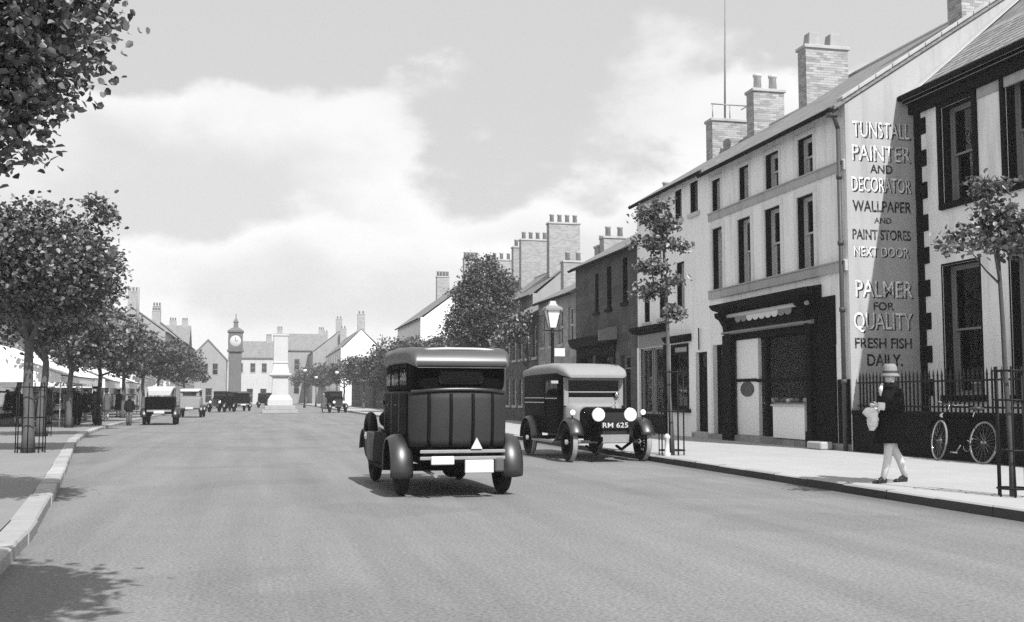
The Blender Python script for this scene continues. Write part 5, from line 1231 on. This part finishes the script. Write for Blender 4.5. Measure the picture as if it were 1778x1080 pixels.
person('person in dark coat waiting on the left pavement beyond the trees', (-8.2, 70, .12), .8, 1.65, 'coat', .4, .05, 'down', 'cap', 'coat')

for i, (x, y, a, h, c, lb) in enumerate([(-9.6, 48.5, .4, 1.62, 'coat', 'person in black close to the shop front below the large left awning'), (-8.9, 49.6, 2.2, 1.55, 'coatg', 'person in grey facing the road beneath the large left awning'), (-9.9, 57, 1.1, 1.66, 'coat', 'dark clad person between the first and second awning'), (-8.7, 60.5, 3.0, 1.6, 'coat', 'dark clad person beneath the tilted white awning'), (-9.2, 67.5, .2, 1.6, 'coatg', 'person in grey beneath the drooping awning')]):
    person(lb, (x, y, .12), a, h, c, .4, .06, 'down', ('cloche', 'cap')[i % 2], ('hat', 'coat')[i % 2])
# ------------------------------------------------------------------ bicycle against the dwarf wall
bk = thing('bicycle', 'black roadster bicycle with white tyres leaning on the dwarf wall', 'bicycle', (12.5, 17.8, .12)); bk.scale = (1.06,) * 3; bk.rotation_euler = (0, R(7), 0)
r_ = .36; FY, RY = .60, -.62
for nm, yy in (('front_wheel', FY), ('rear_wheel', RY)):
    prof = [(r_ - .018 + .018 * cos(a), .018 * sin(a)) for a in np.linspace(0, 2 * pi, 9)]
    wh = MB().lathe(prof, (0, 0, 0), 'x', 40).build(nm, 'tyrew', bk); wh.location = (0, yy, r_)
    if nm == 'front_wheel': wh.rotation_euler = (0, 0, R(-14))
    MB().lathe([(r_ - .03, -.012), (r_ - .045, 0), (r_ - .03, .012)], (0, 0, 0), 'x', 40).build('rim', 'chrome', wh)
    sp_ = MB()
    for q in range(28):
        a = 2 * pi * q / 28; sp_.tube([(.03 * (-1) ** q, 0, 0), (0, (r_ - .04) * cos(a), (r_ - .04) * sin(a))], .0015, 4, caps=False)
    sp_.build('spokes', 'irong', wh); MB().lathe([(0, -.05), (.02, -.045), (.02, .045), (0, .05)], (0, 0, 0), 'x', 8).build('hub', 'irong', wh)
bb, seat, head, hl = Vector((0, -.12, .29)), Vector((0, -.3, .78)), Vector((0, .42, .84)), Vector((0, .46, .70))
fm = MB()
for a, b in ((bb, seat), (seat + Vector((0, .01, -.03)), head), (bb, hl), (head + Vector((0, -.01, .06)), hl)): fm.tube([a, b], .014, 8)
for sx in (-1, 1):
    fm.tube([bb + Vector((sx * .03, 0, 0)), Vector((sx * .055, RY, r_))], .009, 6).tube([seat + Vector((sx * .015, 0, -.05)), Vector((sx * .055, RY, r_))], .008, 6)
fm.build('frame', 'coachd', bk)
fk = MB()
for sx in (-1, 1): fk.tube([hl + Vector((sx * .03, .0, 0)), Vector((sx * .05, FY - .06, .5)), Vector((sx * .05, FY, r_))], .011, 6)
fk.build('fork', 'coachd', bk)
hb = MB().tube([(0, .40, .9), (0, .38, .99)], .012, 8).tube([(-.27, .2, 1.0), (-.26, .33, 1.02), (-.12, .42, .99), (0, .40, .99), (.12, .42, .99), (.26, .33, 1.02), (.27, .2, 1.0)], .011, 8)
hb.build('handlebar', 'chrome', bk)
for sx in (-1, 1): MB().tube([(sx * .27, .2, 1.0), (sx * .272, .1, .995)], .016, 8).build('grip', 'trim', bk)
MB().tube([seat, (0, -.34, .9)], .012, 8).build('seat_post', 'chrome', bk)
MB().loft([[(w_ * cos(a), y, .93 + h * sin(a)) for a in np.linspace(0, 2 * pi, 13)[:-1]] for y, w_, h in ((-.5, .03, .02), (-.47, .09, .035), (-.38, .085, .035), (-.28, .035, .025), (-.2, .025, .02), (-.19, .005, .01))]).build('saddle', 'hide', bk)
MB().lathe([(.09, -.004), (.1, 0), (.09, .004)], tuple(bb + Vector((.05, 0, 0))), 'x', 24).build('chain_wheel', 'irong', bk)
pd = MB().tube([bb + Vector((-.07, 0, 0)), bb + Vector((-.08, .1, -.13))], .009, 6).box(-.17, -.08, bb.y + .06, bb.y + .14, bb.z - .145, bb.z - .125)
pd.build('pedal', 'irong', bk); pd = MB()
pd.tube([bb + Vector((.07, 0, 0)), bb + Vector((.08, -.1, .13))], .009, 6).box(.08, .17, bb.y - .14, bb.y - .06, bb.z + .125, bb.z + .145); pd.build('pedal', 'irong', bk)
MB().tube([(0, .5, .8), (0, .58, .8)], [.045, .05], 12).build('lamp', 'chrome', bk)
for yy, a0, a1 in ((FY, 30, 150), (RY, 20, 190)):
    mg = MB(); rings = []
    for q in range(15):
        a = R(a0 + (a1 - a0) * q / 14); rings.append([(x, yy + (r_ + .035 - h) * cos(a), r_ + (r_ + .035 - h) * sin(a)) for x, h in ((-.025, .008), (0, 0), (.025, .008), (.024, .011), (0, .003), (-.024, .011))])
    MB().loft(rings).build('mudguard', 'coachd', bk)

# ------------------------------------------------------------------ haze
hm = bpy.data.materials.new('summer_haze'); hm.use_nodes = True; t_ = hm.node_tree; t_.nodes.clear()
vo_ = t_.nodes.new('ShaderNodeVolumePrincipled'); vo_.inputs['Color'].default_value = (.97, .97, .97, 1); vo_.inputs['Density'].default_value = HAZE; vo_.inputs['Anisotropy'].default_value = .1
ou = t_.nodes.new('ShaderNodeOutputMaterial'); t_.links.new(vo_.outputs[0], ou.inputs['Volume'])
hz_ = MB().box(-710, 710, -310, 1010, -1.5, 21).build('haze', hm); struct(hz_, 'stuff')
